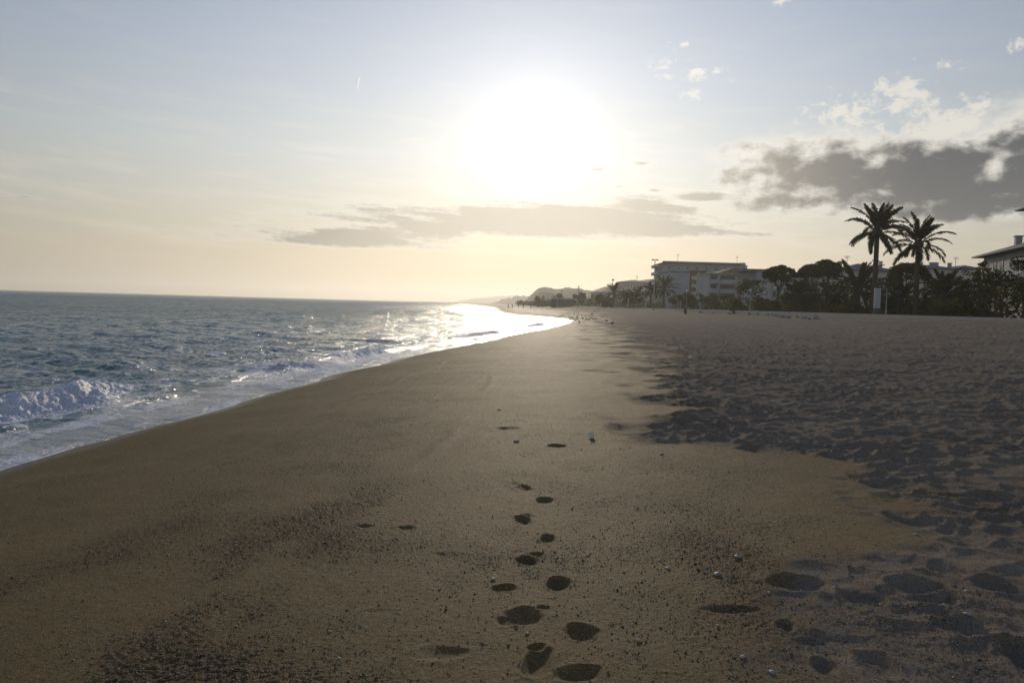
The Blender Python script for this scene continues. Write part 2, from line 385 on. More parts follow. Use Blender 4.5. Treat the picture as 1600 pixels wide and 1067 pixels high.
def mat_sand():
    m, N, b, out = material('beach_sand')
    P = geo_pos(N)
    ch = attr(N, 'churn'); gr = attr(N, 'grit'); wet = attr(N, 'wet')
    n1 = N.sstep(N.noise(P, 0.55, 7, 0.68), 0.3, 0.7); n2 = N.noise(P, 22, 4, 0.65); n3 = N.noise(P, 160, 2, 0.6)
    damp = N.mix(n1, (0.148, 0.091, 0.028), (0.206, 0.133, 0.046))
    dry = N.mix(n1, (0.205, 0.156, 0.108), (0.285, 0.224, 0.160))
    c = N.mix(ch, damp, dry)
    c = N.mix(N.mul(wet, 0.55), c, (0.085, 0.062, 0.040))
    # single grains: pale, dark and rusty
    v = N.n('ShaderNodeTexVoronoi', feature='F1'); N.put(v.inputs['Vector'], P); v.inputs['Scale'].default_value = 240
    sp = N.n('ShaderNodeSeparateColor'); N.put(sp.inputs[0], v.outputs['Color'])
    c = N.mix(N.mul(N.sstep(sp.outputs[0], 0.80, 0.95), 0.55), c, (0.42, 0.36, 0.27))
    c = N.mix(N.mul(N.sstep(sp.outputs[1], 0.72, 0.95), 0.7), c, (0.045, 0.034, 0.024))
    c = N.mix(N.mul(N.sub(n2, 0.5), 1.2), c, (0.30, 0.22, 0.14))
    c = N.mix(N.mul(N.sstep(n2, 0.5, 0.25), N.add(0.25, N.mul(gr, 0.35))), c, (0.07, 0.052, 0.036))
    N.put(b.inputs['Base Color'], c)
    ro = N.mul(N.sub(1.0, N.mul(wet, 0.55)), N.add(0.72, N.mul(ch, 0.25)))
    N.put(b.inputs['Roughness'], ro)
    N.put(b.inputs['Specular IOR Level'], N.add(0.045, N.mul(ch, -0.03)))
    hgt = N.add(N.mul(v.outputs['Distance'], N.add(0.5, N.mul(gr, 0.8))), N.add(N.mul(n3, 0.6), N.mul(n2, 2.4)))
    nn = bump(N, hgt, 0.0075, 1.0)
    N.put(b.inputs['Normal'], nn)
    return m

def build_beach():
    rs = [0.25]
    while rs[-1] < 9500:
        r = rs[-1]
        if r < 1.2: rs.append(r + 0.12)
        elif r < 6.75: rs.append(r + max(0.006, r * r / 1500))
        elif r < 150: rs.append(r * 1.0045)
        else: rs.append(r * 1.018)
    rs = np.array(rs)
    th = np.concatenate([np.linspace(-44, 44, 1300), np.linspace(46, 314, 80)]) * np.pi / 180
    rr, tt = np.meshgrid(rs, th, indexing='ij')
    x = rr * np.sin(tt); y = rr * np.cos(tt)
    z = base_z(x, y)
    dt, m, gr = sand_detail(x, y)
    fade = 1 - sm(rr, 250, 600)
    flat = sm(x, PROM - 3, PROM - 0.5)
    z = z + dt * fade * (1 - flat) - 0.35 * sm(x, PROM + 0.3, PROM + 1.5)
    s = x - shore(y)
    wet = sm(s + 0.25 * perlin(y * .5, x * .3, 40), 1.1, 0.35)
    v = np.stack([x, y, z], -1).reshape(-1, 3)
    v = np.concatenate([v, [[0, 0, float(base_z(np.float64(0), np.float64(0)))]]])
    z0 = [0.]
    o = mesh_obj('beach', v, grid_faces(len(rs), len(th), True)[:, ::-1], mat_sand(), True,
                 {'churn': np.append(m.ravel(), 0), 'grit': np.append(gr.ravel(), 0), 'wet': np.append(wet.ravel(), 0)})
    tag(o, kind='structure', label='brown coarse sand beach, smooth by the water and trampled inland')
    return o
build_beach()

# ------------------------------------------------------------------ sea
def sea_height(s, y, x):
    """water level and foam at offshore distance s, along-shore y"""
    d = np.maximum(s, 0)
    rg = np.random.default_rng(11)
    h = np.zeros_like(x)
    grow = sm(d, 1.0, 14)
    # wind chop from the open sea, running in towards the beach
    ampf = 1.0
    for k in range(44):
        lam = 0.30 * (9 / 0.30) ** (k / 43.0)
        ang = R(rg.normal(212, 38))           # direction of travel: mostly +x (towards the sand)
        kx, ky = -math.cos(ang) * 2 * math.pi / lam, -math.sin(ang) * 2 * math.pi / lam
        a = 0.0160 * lam ** 0.50 * (0.6 + 0.8 * rg.random())
        ph = kx * x + ky * y + rg.random() * 6.28 + 1.3 * perlin(x / lam * 0.16, y / lam * 0.16, 50 + k)
        w = np.sin(ph)
        grp = 0.6 + 0.8 * perlin(x / lam * 0.22 + 7, y / lam * 0.22, 90 + k)
        h += a * grp * (np.abs(w) ** 0.8 * np.sign(w) * 0.6 + 0.4 * (1 - 2 * np.abs(np.sin(ph / 2)) ** 1.2)) * np.where(lam > 5, grow, sm(d, 0.4, 6))
    # unbroken swells lining up
    wav = 2.2 * perlin(y * 0.035, y * 0 + 1.7, 60)
    for c, amp, wd in ((14.5, .22, 1.5), (23, .20, 2.0), (33, .18, 2.6), (47, .17, 3.2), (64, .15, 4.0), (85, .14, 5)):
        q = (d - c - wav - 1.5 * perlin(y * .05, y * 0 + c, 61)) / wd
        h += amp * np.exp(-q * q) * (0.35 + 0.9 * sm(perlin(y * 0.055, y * 0 + c * 1.3, 62), -.4, .5))
    h *= 1 - 0.9 * sm(d, 700, 3000)
    # little wavelets running back between the surf and the wash
    h += 0.055 * sm(d, 1.6, 2.6) * sm(d, 7, 3.5) * np.maximum(perlin(d * 2.1 + .6 * perlin(x * .5, y * .3, 66), y * 0.33, 67), -.1)
    foam = np.zeros_like(h)
    # breakers: (y0, y1, offshore distance at each end, height)
    lump = fbm(x * 2.4, y * 1.6, 3, 70, 0.5)
    lump2 = 0.7 * np.abs(perlin(x * 5.5, y * 3.6, 75)) + 0.6 * np.abs(perlin(x * 12, y * 7.5, 76)) + 0.4 * np.abs(perlin(x * 24, y * 13, 77))
    for (ya, yb, ca, cb, hh, tip) in ((6, 22.6, 3.3, 4.3, .32, 1.0), (28.5, 40.5, 1.9, 2.0, .44, 1.0), (58, 74, 3.0, 2.6, .14, 1.0), (92, 112, 3.2, 3.0, .08, .8)):
        t = (y - ya) / (yb - ya)
        c = ca + (cb - ca) * t + 0.25 * perlin(y * 0.35, y * 0 + ya, 63)
        env = sm(t, -0.10, 0.12) * (1 - sm(t, 0.90, 1.02)) * (0.62 + 0.42 * t + 0.25 * perlin(y * 0.5, y * 0 + ya, 64))
        q = d - c                                # >0 seaward
        back = np.exp(-(np.maximum(q, 0) / 1.5) ** 1.6)
        front = sm(q, -0.75 - 0.15 * lump, 0.02)
        prof = np.where(q > 0, back, front)
        h += hh * env * prof
        body = np.clip(env, 0, 1) * np.where(q > 0, np.exp(-(q / 0.38) ** 2), sm(q, -1.25, -0.45))
        h += body * (0.06 * lump + 0.105 * lump2)
        foam = np.maximum(foam, np.clip(body * 1.8, 0, 1))
        # water thrown ahead of the breaker and streaks behind it
        foam = np.maximum(foam, 0.62 * np.clip(env, 0, 1) * sm(q, -2.6, -1.2) * (q < 0) * (0.55 + 1.2 * lump))
        foam = np.maximum(foam, 0.30 * np.clip(env * 1.3, 0, 1) * (q > 0) * np.exp(-q / 2.0) * (0.5 + 1.3 * lump))
    # milky surf zone
    lace = 0.7 * fbm(x * 1.1, y * 0.20, 5, 80, 0.62) + 0.5 * fbm(x * 0.35, y * 0.2, 3, 85)
    zone = sm(d, 11.5 + 3 * perlin(y * .08, y * 0, 81), 2.0)
    foam = np.maximum(foam, zone * np.clip(0.33 + 1.0 * lace, 0, 0.74))
    foam = np.maximum(foam, 0.62 * sm(d, 34, 10) * sm(lace, 0.24, 0.75))
    # the last thin sheet sliding up the sand
    sheet = sm(d, 2.3 + .6 * perlin(y * .4, y * 0 + 3, 82), 1.3)
    foam = foam * (1 - 0.55 * sheet) + sheet * (0.34 + 0.14 * fbm(x * 2.0, y * 1.2, 3, 83))
    edge = np.exp(-(d / 0.10) ** 2) * (0.3 + 0.9 * sm(fbm(x * 1.5, y * 1.5, 3, 84), -.3, .4))
    foam = np.maximum(foam, 0.85 * edge)
    return h, np.clip(foam, 0, 1), sheet

def mat_sea():
    m, N, b, out = material('sea_water')
    P = geo_pos(N); foam = attr(N, 'foam'); shal = attr(N, 'shallow')
    deep = N.mix(shal, (0.026, 0.125, 0.155), (0.190, 0.200, 0.170))
    sx = N.n('ShaderNodeMapping'); N.put(sx.inputs[0], P); sx.inputs['Scale'].default_value = (1.0, 0.4, 1.0)
    f1 = N.noise(sx.outputs[0], 1.6, 8, 0.68, 0.6); f2 = N.noise(P, 9.0, 4, 0.65, 0.4)
    web = N.add(N.mul(f1, 0.65), N.mul(f2, 0.35))
    # foam attribute thresholds the lacy noise
    k = N.sstep(N.add(foam, N.mul(N.sub(web, 0.5), 1.5)), 0.36, 0.80)
    milky = N.mul(N.sstep(foam, 0.05, 0.8), 0.52)
    kk = N.mn(N.mx(k, milky), 1.0)
    c = N.mix(kk, deep, N.mix(f2, (0.56, 0.55, 0.57), (0.74, 0.72, 0.72)))
    N.put(b.inputs['Base Color'], c)
    dd = N.n('ShaderNodeVectorMath', operation='LENGTH'); N.put(dd.inputs[0], P); far = N.sstep(dd.outputs['Value'], 25.0, 500.0)
    N.put(b.inputs['Roughness'], N.add(N.add(0.09, N.add(N.mul(far, 0.18), N.mul(shal, 0.10))), N.mul(kk, 0.5)))
    b.inputs['Specular IOR Level'].default_value = 0.42
    b.inputs['IOR'].default_value = 1.333; N.put(b.inputs['Subsurface Weight'], N.mul(k, 0.85)); b.inputs['Subsurface Radius'].default_value = (.2, .2, .2); b.inputs['Subsurface Scale'].default_value = 0.25
    w1 = N.noise(P, 1.1, 5, 0.62, 0.5); w2 = N.noise(P, 5.5, 4, 0.6, 0.4); w3 = N.noise(P, 0.28, 3, 0.5)
    hh = N.add(N.mul(w1, 0.42), N.add(N.mul(w2, 0.075), N.add(N.mul(w3, 0.60), N.mul(N.noise(P, 0.07, 3, 0.55), 1.4))))
    calm = N.sub(1.0, N.mul(shal, 0.6))
    hh = N.mul(hh, calm)
    n1 = bump(N, hh, 1.0, 1.0)
    n2 = bump(N, N.mul(N.add(web, N.mul(f2, 0.6)), kk), 0.05, 0.8, n1)
    N.put(b.inputs['Normal'], n2)
    # far off most of what one sees are the tilted faces of the chop, showing the water's own colour
    df = N.n('ShaderNodeBsdfDiffuse'); N.put(df.inputs[0], c); N.put(df.inputs['Normal'], n2)
    mx = N.n('ShaderNodeMixShader'); N.put(mx.inputs[0], N.mul(N.sstep(dd.outputs['Value'], 20.0, 160.0), 0.42))
    N.t.links.new(b.outputs[0], mx.inputs[1]); N.t.links.new(df.outputs[0], mx.inputs[2]); N.t.links.new(mx.outputs[0], out.inputs[0])
    return m

def build_sea():
    ys = [-60.0]
    while ys[-1] < 9400:
        y = ys[-1]
        if y < 2: ys.append(y + max(0.12, -y * 0.04))
        elif y < 12: ys.append(y + 0.045)
        elif y < 45: ys.append(y * 1.0028)
        elif y < 400: ys.append(y * 1.0060)
        else: ys.append(y * 1.015)
    ys = np.array(ys)
    n = 900
    u = np.linspace(0, 1, n)
    gg = np.where(u < 0.55, u / 0.55 * 0.22, 0)
    g = np.cumsum(np.concatenate([[0], np.interp(u[1:], [0, .35, .6, 1.0], [0.10, 0.3, 1.0, 6.0])])); g /= g[-1]
    S = 26 + 1.0 * np.abs(ys)
    yy = np.repeat(ys[:, None], n, 1)
    d = S[:, None] * g[None, :]
    x = shore(ys)[:, None] - d
    h, foam, sheet = sea_height(d, yy, x)
    sand = base_z(x, yy)
    sd = 0.0
    run = np.exp(-d / 1.1)
    z = SEA + 0.02 + h * sm(d, 0.3, 2.5)
    film = SEA + 0.012 * sm(d, 0.0, 0.25) + 0.006 + 0.02 * sm(d, 0, 1.5)
    z = np.where(d < 2.5, film * (1 - sm(d, .6, 2.5)) + z * sm(d, .6, 2.5), z)
    z[:, 0] = SEA - 0.02
    shal = sm(d, 3.2, 1.0)
    v = np.stack([x, yy, z], -1).reshape(-1, 3)
    o = mesh_obj('sea', v, grid_faces(len(ys), n)[:, ::-1], mat_sea(), True, {'foam': foam, 'shallow': shal})
    tag(o, kind='structure', label='dark teal choppy sea with white surf breaking by the sand')
    # the open sea beyond the detailed part, out to the horizon
    q = [(-60, -300), (-9500, -300), (-9500, 9500), (-26, 9500)]
    return o
build_sea()


# ------------------------------------------------------------------ small builders
class MB:
    """collects shapes, builds ONE mesh object"""
    def __init__(s): s.v = []; s.f = []; s.mi = []; s.n = 0
    def raw(s, v, f, mi=0):
        s.v += [tuple(p) for p in v]; s.f += [tuple(i + s.n for i in q) for q in f]; s.mi += [mi] * len(f); s.n = len(s.v); return s
    def box(s, x0, x1, y0, y1, z0, z1, mi=0):
        v = [(x0, y0, z0), (x1, y0, z0), (x1, y1, z0), (x0, y1, z0), (x0, y0, z1), (x1, y0, z1), (x1, y1, z1), (x0, y1, z1)]
        return s.raw(v, [(3, 2, 1, 0), (4, 5, 6, 7), (0, 1, 5, 4), (1, 2, 6, 5), (2, 3, 7, 6), (3, 0, 4, 7)], mi)
    def tube(s, pts, rad, seg=8, mi=0, caps=True):
        pts = [Vector(p) for p in pts]; rad = rad if isinstance(rad, (list, tuple)) else [rad] * len(pts)
        v = []; f = []
        for i, p in enumerate(pts):
            d = (pts[min(i + 1, len(pts) - 1)] - pts[max(i - 1, 0)]).normalized()
            a = d.orthogonal().normalized() if abs(d.z) < 0.95 else Vector((1, 0, 0)).cross(d).normalized()
            if i and (a - pa).length > 1.0: a = pa - d * pa.dot(d); a.normalize()
            pa = a; b = d.cross(a)
            for k in range(seg):
                t = 2 * math.pi * k / seg; v.append(p + (a * math.cos(t) + b * math.sin(t)) * rad[i])
        for i in range(len(pts) - 1):
            for k in range(seg):
                q = i * seg + k; w = i * seg + (k + 1) % seg; f.append((q, w, w + seg, q + seg))
        if caps: f.append(tuple(range(seg))[::-1]); f.append(tuple(range((len(pts) - 1) * seg, len(pts) * seg)))
        return s.raw(v, f, mi)
    def lathe(s, prof, cx=0, cy=0, seg=16, mi=0):
        """prof: list of (radius, z)"""
        v = [(cx + r * math.cos(2 * math.pi * k / seg), cy + r * math.sin(2 * math.pi * k / seg), z) for r, z in prof for k in range(seg)]
        f = [(i * seg + k, i * seg + (k + 1) % seg, (i + 1) * seg + (k + 1) % seg, (i + 1) * seg + k) for i in range(len(prof) - 1) for k in range(seg)]
        return s.raw(v, f, mi)
    def build(s, name, mats, parent=None, smooth=False):
        return mesh_obj(name, s.v, s.f, mats, smooth, None, parent, s.mi)

def thing(name, label, cat, loc, rz=0.0, group=None):
    o = bpy.data.objects.new(name, None); C.objects.link(o); o.empty_display_size = 0.2
    o.location = loc; o.rotation_euler = (0, 0, rz); tag(o, label, cat, group); return o
def copy_tree(o, parent=None):
    c = o.copy(); C.objects.link(c); c.parent = parent
    for ch in list(o.children): copy_tree(ch, c)
    return c

def simple(name, col, rough=0.7, spec=0.3, var=0.25, scale=1.5, metal=0.0):
    m, N, b, out = material(name)
    P = geo_pos(N); n = N.noise(P, scale, 6, 0.65); st = N.noise(N.vec(0, 0, 0), 1.0)
    c = N.mix(n, tuple(q * (1 - var) for q in col), tuple(min(1, q * (1 + var)) for q in col))
    N.put(b.inputs['Base Color'], c); b.inputs['Roughness'].default_value = rough
    b.inputs['Specular IOR Level'].default_value = spec; b.inputs['Metallic'].default_value = metal
    return m
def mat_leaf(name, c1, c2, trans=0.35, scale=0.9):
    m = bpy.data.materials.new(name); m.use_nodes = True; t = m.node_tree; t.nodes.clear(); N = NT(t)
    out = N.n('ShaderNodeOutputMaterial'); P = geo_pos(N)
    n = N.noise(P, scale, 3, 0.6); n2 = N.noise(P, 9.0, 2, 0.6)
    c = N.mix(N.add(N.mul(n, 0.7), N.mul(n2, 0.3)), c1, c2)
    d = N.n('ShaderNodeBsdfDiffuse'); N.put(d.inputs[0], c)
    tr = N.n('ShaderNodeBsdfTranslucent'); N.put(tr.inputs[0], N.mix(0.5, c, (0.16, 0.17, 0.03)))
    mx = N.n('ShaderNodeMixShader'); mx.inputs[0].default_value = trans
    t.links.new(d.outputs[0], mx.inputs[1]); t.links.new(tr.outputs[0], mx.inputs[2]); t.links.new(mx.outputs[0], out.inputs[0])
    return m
M = {}
M['white'] = simple('white_render', (0.36, 0.355, 0.35), 0.85, 0.2, 0.10, 0.6)
M['cool'] = simple('pale_blue_render', (0.27, 0.295, 0.32), 0.85, 0.2, 0.10, 0.4)
M['grey'] = simple('grey_render', (0.26, 0.26, 0.27), 0.85, 0.2, 0.15, 0.5)
M['cream'] = simple('cream_render', (0.50, 0.46, 0.38), 0.85, 0.2, 0.12, 0.5)
M['brown'] = simple('brown_cladding', (0.16, 0.10, 0.065), 0.8, 0.2, 0.3, 0.8)
M['tile'] = simple('red_roof_tile', (0.20, 0.080, 0.055), 0.85, 0.2, 0.35, 1.6)
M['slate'] = simple('grey_roof_tile', (0.12, 0.115, 0.12), 0.8, 0.3, 0.3, 1.6)
M['glass'] = simple('dark_window_glass', (0.03, 0.035, 0.04), 0.15, 0.5, 0.2, 1.0)
M['shutter'] = simple('shutter_brown', (0.12, 0.075, 0.05), 0.7, 0.2, 0.2, 2)
M['metal'] = simple('galvanised_steel', (0.36, 0.36, 0.36), 0.45, 0.5, 0.1, 3, 0.6)
M['dark'] = simple('dark_metal', (0.04, 0.04, 0.042), 0.5, 0.4, 0.2, 3)
M['lampglass'] = simple('opal_lamp_glass', (0.75, 0.74, 0.70), 0.3, 0.5, 0.05, 3)
M['bark'] = simple('tree_bark', (0.085, 0.055, 0.038), 0.9, 0.1, 0.4, 3)
M['palmbark'] = simple('palm_trunk', (0.075, 0.052, 0.036), 0.95, 0.1, 0.5, 5)
M['wood'] = simple('weathered_wood', (0.13, 0.09, 0.06), 0.85, 0.15, 0.3, 4)
M['stone'] = simple('pale_stone', (0.27, 0.26, 0.25), 0.9, 0.2, 0.25, 2)
M['pave'] = simple('promenade_paving', (0.44, 0.40, 0.33), 0.85, 0.2, 0.12, 0.8)
M['redwall'] = simple('rusty_red_cladding', (0.30, 0.16, 0.11), 0.8, 0.2, 0.25, 0.7)
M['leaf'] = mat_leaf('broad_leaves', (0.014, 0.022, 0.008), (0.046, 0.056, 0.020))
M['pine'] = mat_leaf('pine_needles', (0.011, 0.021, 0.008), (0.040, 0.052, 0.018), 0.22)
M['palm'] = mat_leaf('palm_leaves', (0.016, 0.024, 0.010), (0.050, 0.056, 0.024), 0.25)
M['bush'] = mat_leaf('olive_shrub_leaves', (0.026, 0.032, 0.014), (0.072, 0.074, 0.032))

LAND = 1.60
# ------------------------------------------------------------------ promenade and lawn
def build_land():
    xs = PROM
    m, N, b, out = material('lawn_grass'); P = geo_pos(N)
    N.put(b.inputs['Base Color'], N.mix(N.noise(P, 0.6, 6, 0.65), (0.035, 0.048, 0.014), (0.085, 0.090, 0.030))); b.inputs['Roughness'].default_value = 0.9
    b.inputs['Specular IOR Level'].default_value = 0.1
    lawn = m
    ys = np.concatenate([[-400], np.linspace(-60, 700, 381), np.linspace(760, 9400, 60)]); cols = [xs + 5.6, xs + 9, xs + 16, xs + 40, xs + 200, xs + 800, 9000]
    v = []
    for y in ys:
        for c in cols: v.append((c, y, LAND - 0.05 + 0.10 * float(perlin(np.array(c * .11), np.array(y * .09), 33)) * (c > xs + 8) + 0.012 * max(0, c - 60) ** 0.5))
    o = mesh_obj('lawn', v, grid_faces(len(ys), len(cols)), lawn); tag(o, 'green lawn strip behind the promenade', kind='structure')
    p = MB(); ye = [-400] + list(range(-60, 8800, 12))
    bot = LAND - 0.9
    for a, b_ in zip(ye[:-1], ye[1:]):
        p.box(xs + 0.32, xs + 5.5, a, b_ - 0.012, bot, LAND, 0)
    o = p.build('promenade', M['pave']); tag(o, 'pale paved promenade running behind the beach', kind='structure')
    k = MB()
    for a, b_ in zip(ye[:-1], ye[1:]): k.box(xs, xs + 0.30, a, b_ - 0.012, bot, LAND + 0.06, 0)
    o = k.build('promenade_kerb', simple('kerb_stone', (0.46, 0.42, 0.35), 0.85, 0.2, 0.1)); tag(o, 'pale stone kerb edging the promenade', kind='structure')
build_land()

# ------------------------------------------------------------------ hills
def build_hills():
    m, N, b, out = material('wooded_hillside'); P = geo_pos(N)
    n = N.noise(P, 0.03, 6, 0.7); n2 = N.voro(P, 0.12)
    c = N.mix(n, (0.030, 0.038, 0.018), (0.105, 0.095, 0.055)); c = N.mix(N.sstep(n, .60, .72), c, (0.22, 0.17, 0.11))
    N.put(b.inputs['Base Color'], c); b.inputs['Roughness'].default_value = 0.95; b.inputs['Specular IOR Level'].default_value = 0.05
    def hill(prof, dist, depth, rough, label):
        """prof: (photo x, photo y of the skyline)"""
        pr = np.array(prof, float); n_a, n_r = 260, 26
        px = np.linspace(pr[0, 0], pr[-1, 0], n_a); py = np.interp(px, pr[:, 0], pr[:, 1])
        v = []
        for j in range(n_r):
            t = j / (n_r - 1)                       # 0 = near foot, 1 = far foot
            yy = dist + depth * (t - 0.5)
            shape = math.sin(math.pi * t) ** 0.8
            for i in range(n_a):
                top = at(px[i], py[i], dist)
                lat = top.x * yy / dist
                cr = 1.0 + 0 * lat
                hgt = max(top.z - 1.0, 0)
                e = min(i, n_a - 1 - i) / 14.0
                bumpy = rough * (float(fbm(np.array(lat * 0.035), np.array(yy * 0.02), 3, 41)) * 1.2 + float(perlin(np.array(lat * .13), np.array(yy * .1), 45)) * .6) * min(1, e)
                v.append((lat, yy, -0.5 + (hgt + bumpy) * shape * min(1, 0.3 + e) + (1.4 if hgt > 3 else 0.6)))
        o = mesh_obj('hills', v, grid_faces(n_r, n_a)[:, ::-1], m); tag(o, label, kind='structure')
    hill([(690, 474), (720, 470), (745, 466.5), (770, 464.5), (800, 463), (830, 464), (880, 462), (1000, 463), (1200, 462), (1500, 464), (1700, 470)], 6500, 1500, 10, 'pale distant hills fading into the haze above the coast')
    hill([(765, 474), (790, 468.5), (808, 465.0), (817, 463.5), (824, 464), (840, 462), (900, 460), (1000, 462), (1100, 465)], 2600, 700, 5, 'low hazy headland behind the wooded hill')
    hill([(806, 474), (815, 470), (822, 464), (827, 458), (835, 453.5), (845, 451), (858, 450), (870, 451), (884, 449.5), (893, 451), (903, 452), (914, 455), (926, 454), (940, 450), (955, 447), (970, 443), (980, 440), (1000, 438), (1020, 438), (1060, 440), (1200, 446), (1400, 450), (1600, 455), (1700, 460)], 1250, 420, 2.2, 'wooded hill behind the far end of the beach')
    # the low shore running out under the hills
    p = [( -40, 1000), (-118, 2000), (-300, 3000), (-456, 4000)]
build_hills()

# ------------------------------------------------------------------ plants
def leaf_quads(cent, nrm, size, rng, aspect=1.0):
    """cent Nx3 leaf-clump centres -> quads of random tilt"""
    n = len(cent)
    a = rng.normal(size=(n, 3)); a /= np.linalg.norm(a, axis=1)[:, None]
    b = rng.normal(size=(n, 3)); b -= a * (a * b).sum(1)[:, None]; b /= np.linalg.norm(b, axis=1)[:, None]
    sz = (size * rng.uniform(0.5, 1.3, n))[:, None]
    a = a * sz; b = b * sz * aspect
    q = np.stack([cent - a * .5 - b * .18, cent + a * .1 - b * .5, cent + a * .5 + b * .12, cent - a * .05 + b * .5], 1)
    return q.reshape(-1, 3), np.arange(n * 4).reshape(-1, 4)
def crown_pts(rng, n_cl, shape, n_leaf, cl_r):
    """shape(rng) -> a clump centre and its size factor"""
    cs = []
    for _ in range(n_cl):
        c, k = shape(rng); m_ = int(n_leaf / n_cl * k)
        p = rng.normal(size=(m_, 3)); p /= np.linalg.norm(p, axis=1)[:, None]; p *= (cl_r * k * rng.uniform(0.45, 1.0, m_) ** 0.5)[:, None]
        p[:, 2] *= 0.75; cs.append(p + c)
    return np.concatenate(cs)
def limb(mb, p0, p1, r0, r1, rng, seg=7, bend=0.15):
    p0 = np.array(p0, float); p1 = np.array(p1, float); L = np.linalg.norm(p1 - p0)
    off = rng.normal(size=3) * bend * L * .5; pts = []; rr = []
    for i in range(6):
        t = i / 5; pts.append(p0 + (p1 - p0) * t + off * math.sin(math.pi * t)); rr.append(r0 + (r1 - r0) * t)
    mb.tube(pts, rr, seg, caps=False)
def broad_tree(name, label, cat, loc, H, W, seed, mat='leaf', trunk_h=None, dens=1.0, leaf=0.26, group=None, stems=1, low=0.25):
    rng = np.random.default_rng(seed); o = thing(name, label, cat, loc, group=group)
    th = trunk_h if trunk_h is not None else H * 0.3
    cz = (H + th * (1 - low)) / 2; rz = H - cz
    def shp(r):
        a = r.uniform(0, 6.283); u = r.uniform(-0.85, 1.0); rad = math.sqrt(max(0, 1 - u * u * 0.85)) * r.uniform(0.45, 1.0)
        return np.array([math.cos(a) * rad * W / 2 * .84, math.sin(a) * rad * W / 2 * .84, cz + u * rz * .86]), r.uniform(0.5, 1.35)
    ncl = max(14, int(30 * dens)); nl = int(34 * W * H * dens * (0.26 / leaf) ** 1.3) + 500
    pts = crown_pts(rng, ncl, shp, nl, min(W, H) * 0.17)
    v, f = leaf_quads(pts, None, leaf, rng)
    mesh_obj('crown', v, f, M[mat], False, None, o)
    mb = MB()
    for k in range(stems):
        bx, by = (rng.normal(size=2) * 0.25 * (stems > 1))
        top = np.array([bx * 2.5 + rng.normal() * .1 * W, by * 2, th + (H - th) * 0.35]); limb(mb, (bx, by, -0.3), top, H * 0.022 + .06, H * 0.012 + .03, rng)
        for q in range(4):
            c, _ = shp(rng); limb(mb, top * (0.75 + .06 * q), c, H * .010 + .02, 0.02, rng, 5)
    mb.build('trunk', M['bark'], o, True); return o
def stone_pine(label, loc, H, W, seed, thick=0.30, lean=0.0):
    rng = np.random.default_rng(seed); o = thing('stone_pine', label, 'pine tree', loc, group='umbrella pines behind the promenade')
    z0 = H * (1 - thick)
    def shp(r):
        a = r.uniform(0, 6.283); rad = math.sqrt(r.uniform(0, 1)); dome = math.sqrt(max(0, 1 - rad * rad))
        top = r.random() < 0.7
        zz = z0 + H * thick * (0.22 + 0.70 * dome if top else r.uniform(0.12, 0.3 + .4 * dome))
        return np.array([math.cos(a) * rad * W * .46 + lean, math.sin(a) * rad * W * .46, zz]), r.uniform(0.7, 1.25)
    pts = crown_pts(rng, 64, shp, 9000, H * 0.075)
    v, f = leaf_quads(pts, None, 0.24, rng, 0.7); mesh_obj('crown', v, f, M['pine'], False, None, o)
    mb = MB(); fk = np.array([lean * .5 + rng.normal() * .1, 0, H * 0.48]); limb(mb, (0, 0, -0.3), fk, H * .034, H * .024, rng, 9, 0.06)
    for k in range(9):
        a = k * 2.4; rd = W * (0.14 + 0.26 * rng.random()); limb(mb, fk * (0.8 + .03 * k if k < 7 else 1), (lean + math.cos(a) * rd, math.sin(a) * rd, z0 + H * thick * .3), H * .014, H * .005, rng, 6, .12)
    mb.build('trunk', M['bark'], o, True); return o

def frond_mesh(L, droop, rng, nl=64, lw=0.05, ll=0.55, up=0.0):
    """a feather leaf along +x from the origin, arching down"""
    ts = np.linspace(0, 1, 24); ang = up - droop * ts ** 1.5
    dx = np.cos(ang) * L / 23; dz = np.sin(ang) * L / 23
    X = np.concatenate([[0], np.cumsum(dx)[:-1]]); Z = np.concatenate([[0], np.cumsum(dz)[:-1]])
    mb = MB(); mb.tube([(X[i], 0, Z[i]) for i in range(0, 24, 3)] + [(X[-1], 0, Z[-1])], [0.05 * (1 - .11 * i) for i in range(9)], 4, caps=False)
    V = []; F = []
    for i in range(nl):
        t = 0.12 + 0.88 * i / (nl - 1); x = np.interp(t, ts, X); z = np.interp(t, ts, Z); a = np.interp(t, ts, ang)
        l = ll * (math.sin(math.pi * min(1, t * .82 + .12)) ** 0.7) * rng.uniform(.8, 1.15)
        fx, fz = math.cos(a), math.sin(a)
        for sgn in (-1, 1):
            fwd = 0.75; lift = rng.uniform(-.25, .55)
            d = np.array([fx * fwd - fz * lift, sgn * 0.75, fz * fwd + fx * lift]); d /= np.linalg.norm(d); d[2] -= 0.22 * t + .12; 
            w = np.array([fx, 0, fz]) * lw
            p = np.array([x, 0, z]); b = len(V)
            mid = p + d * l * .5; tip = p + d * l + np.array([0, 0, -0.10 * l])
            V += [p - w, p + w, mid + w * 1.3, mid - w * 1.3, tip]; F += [(b, b + 1, b + 2, b + 3), (b + 3, b + 2, b + 4)]
    mb.raw(V, F, 1)
    return mb
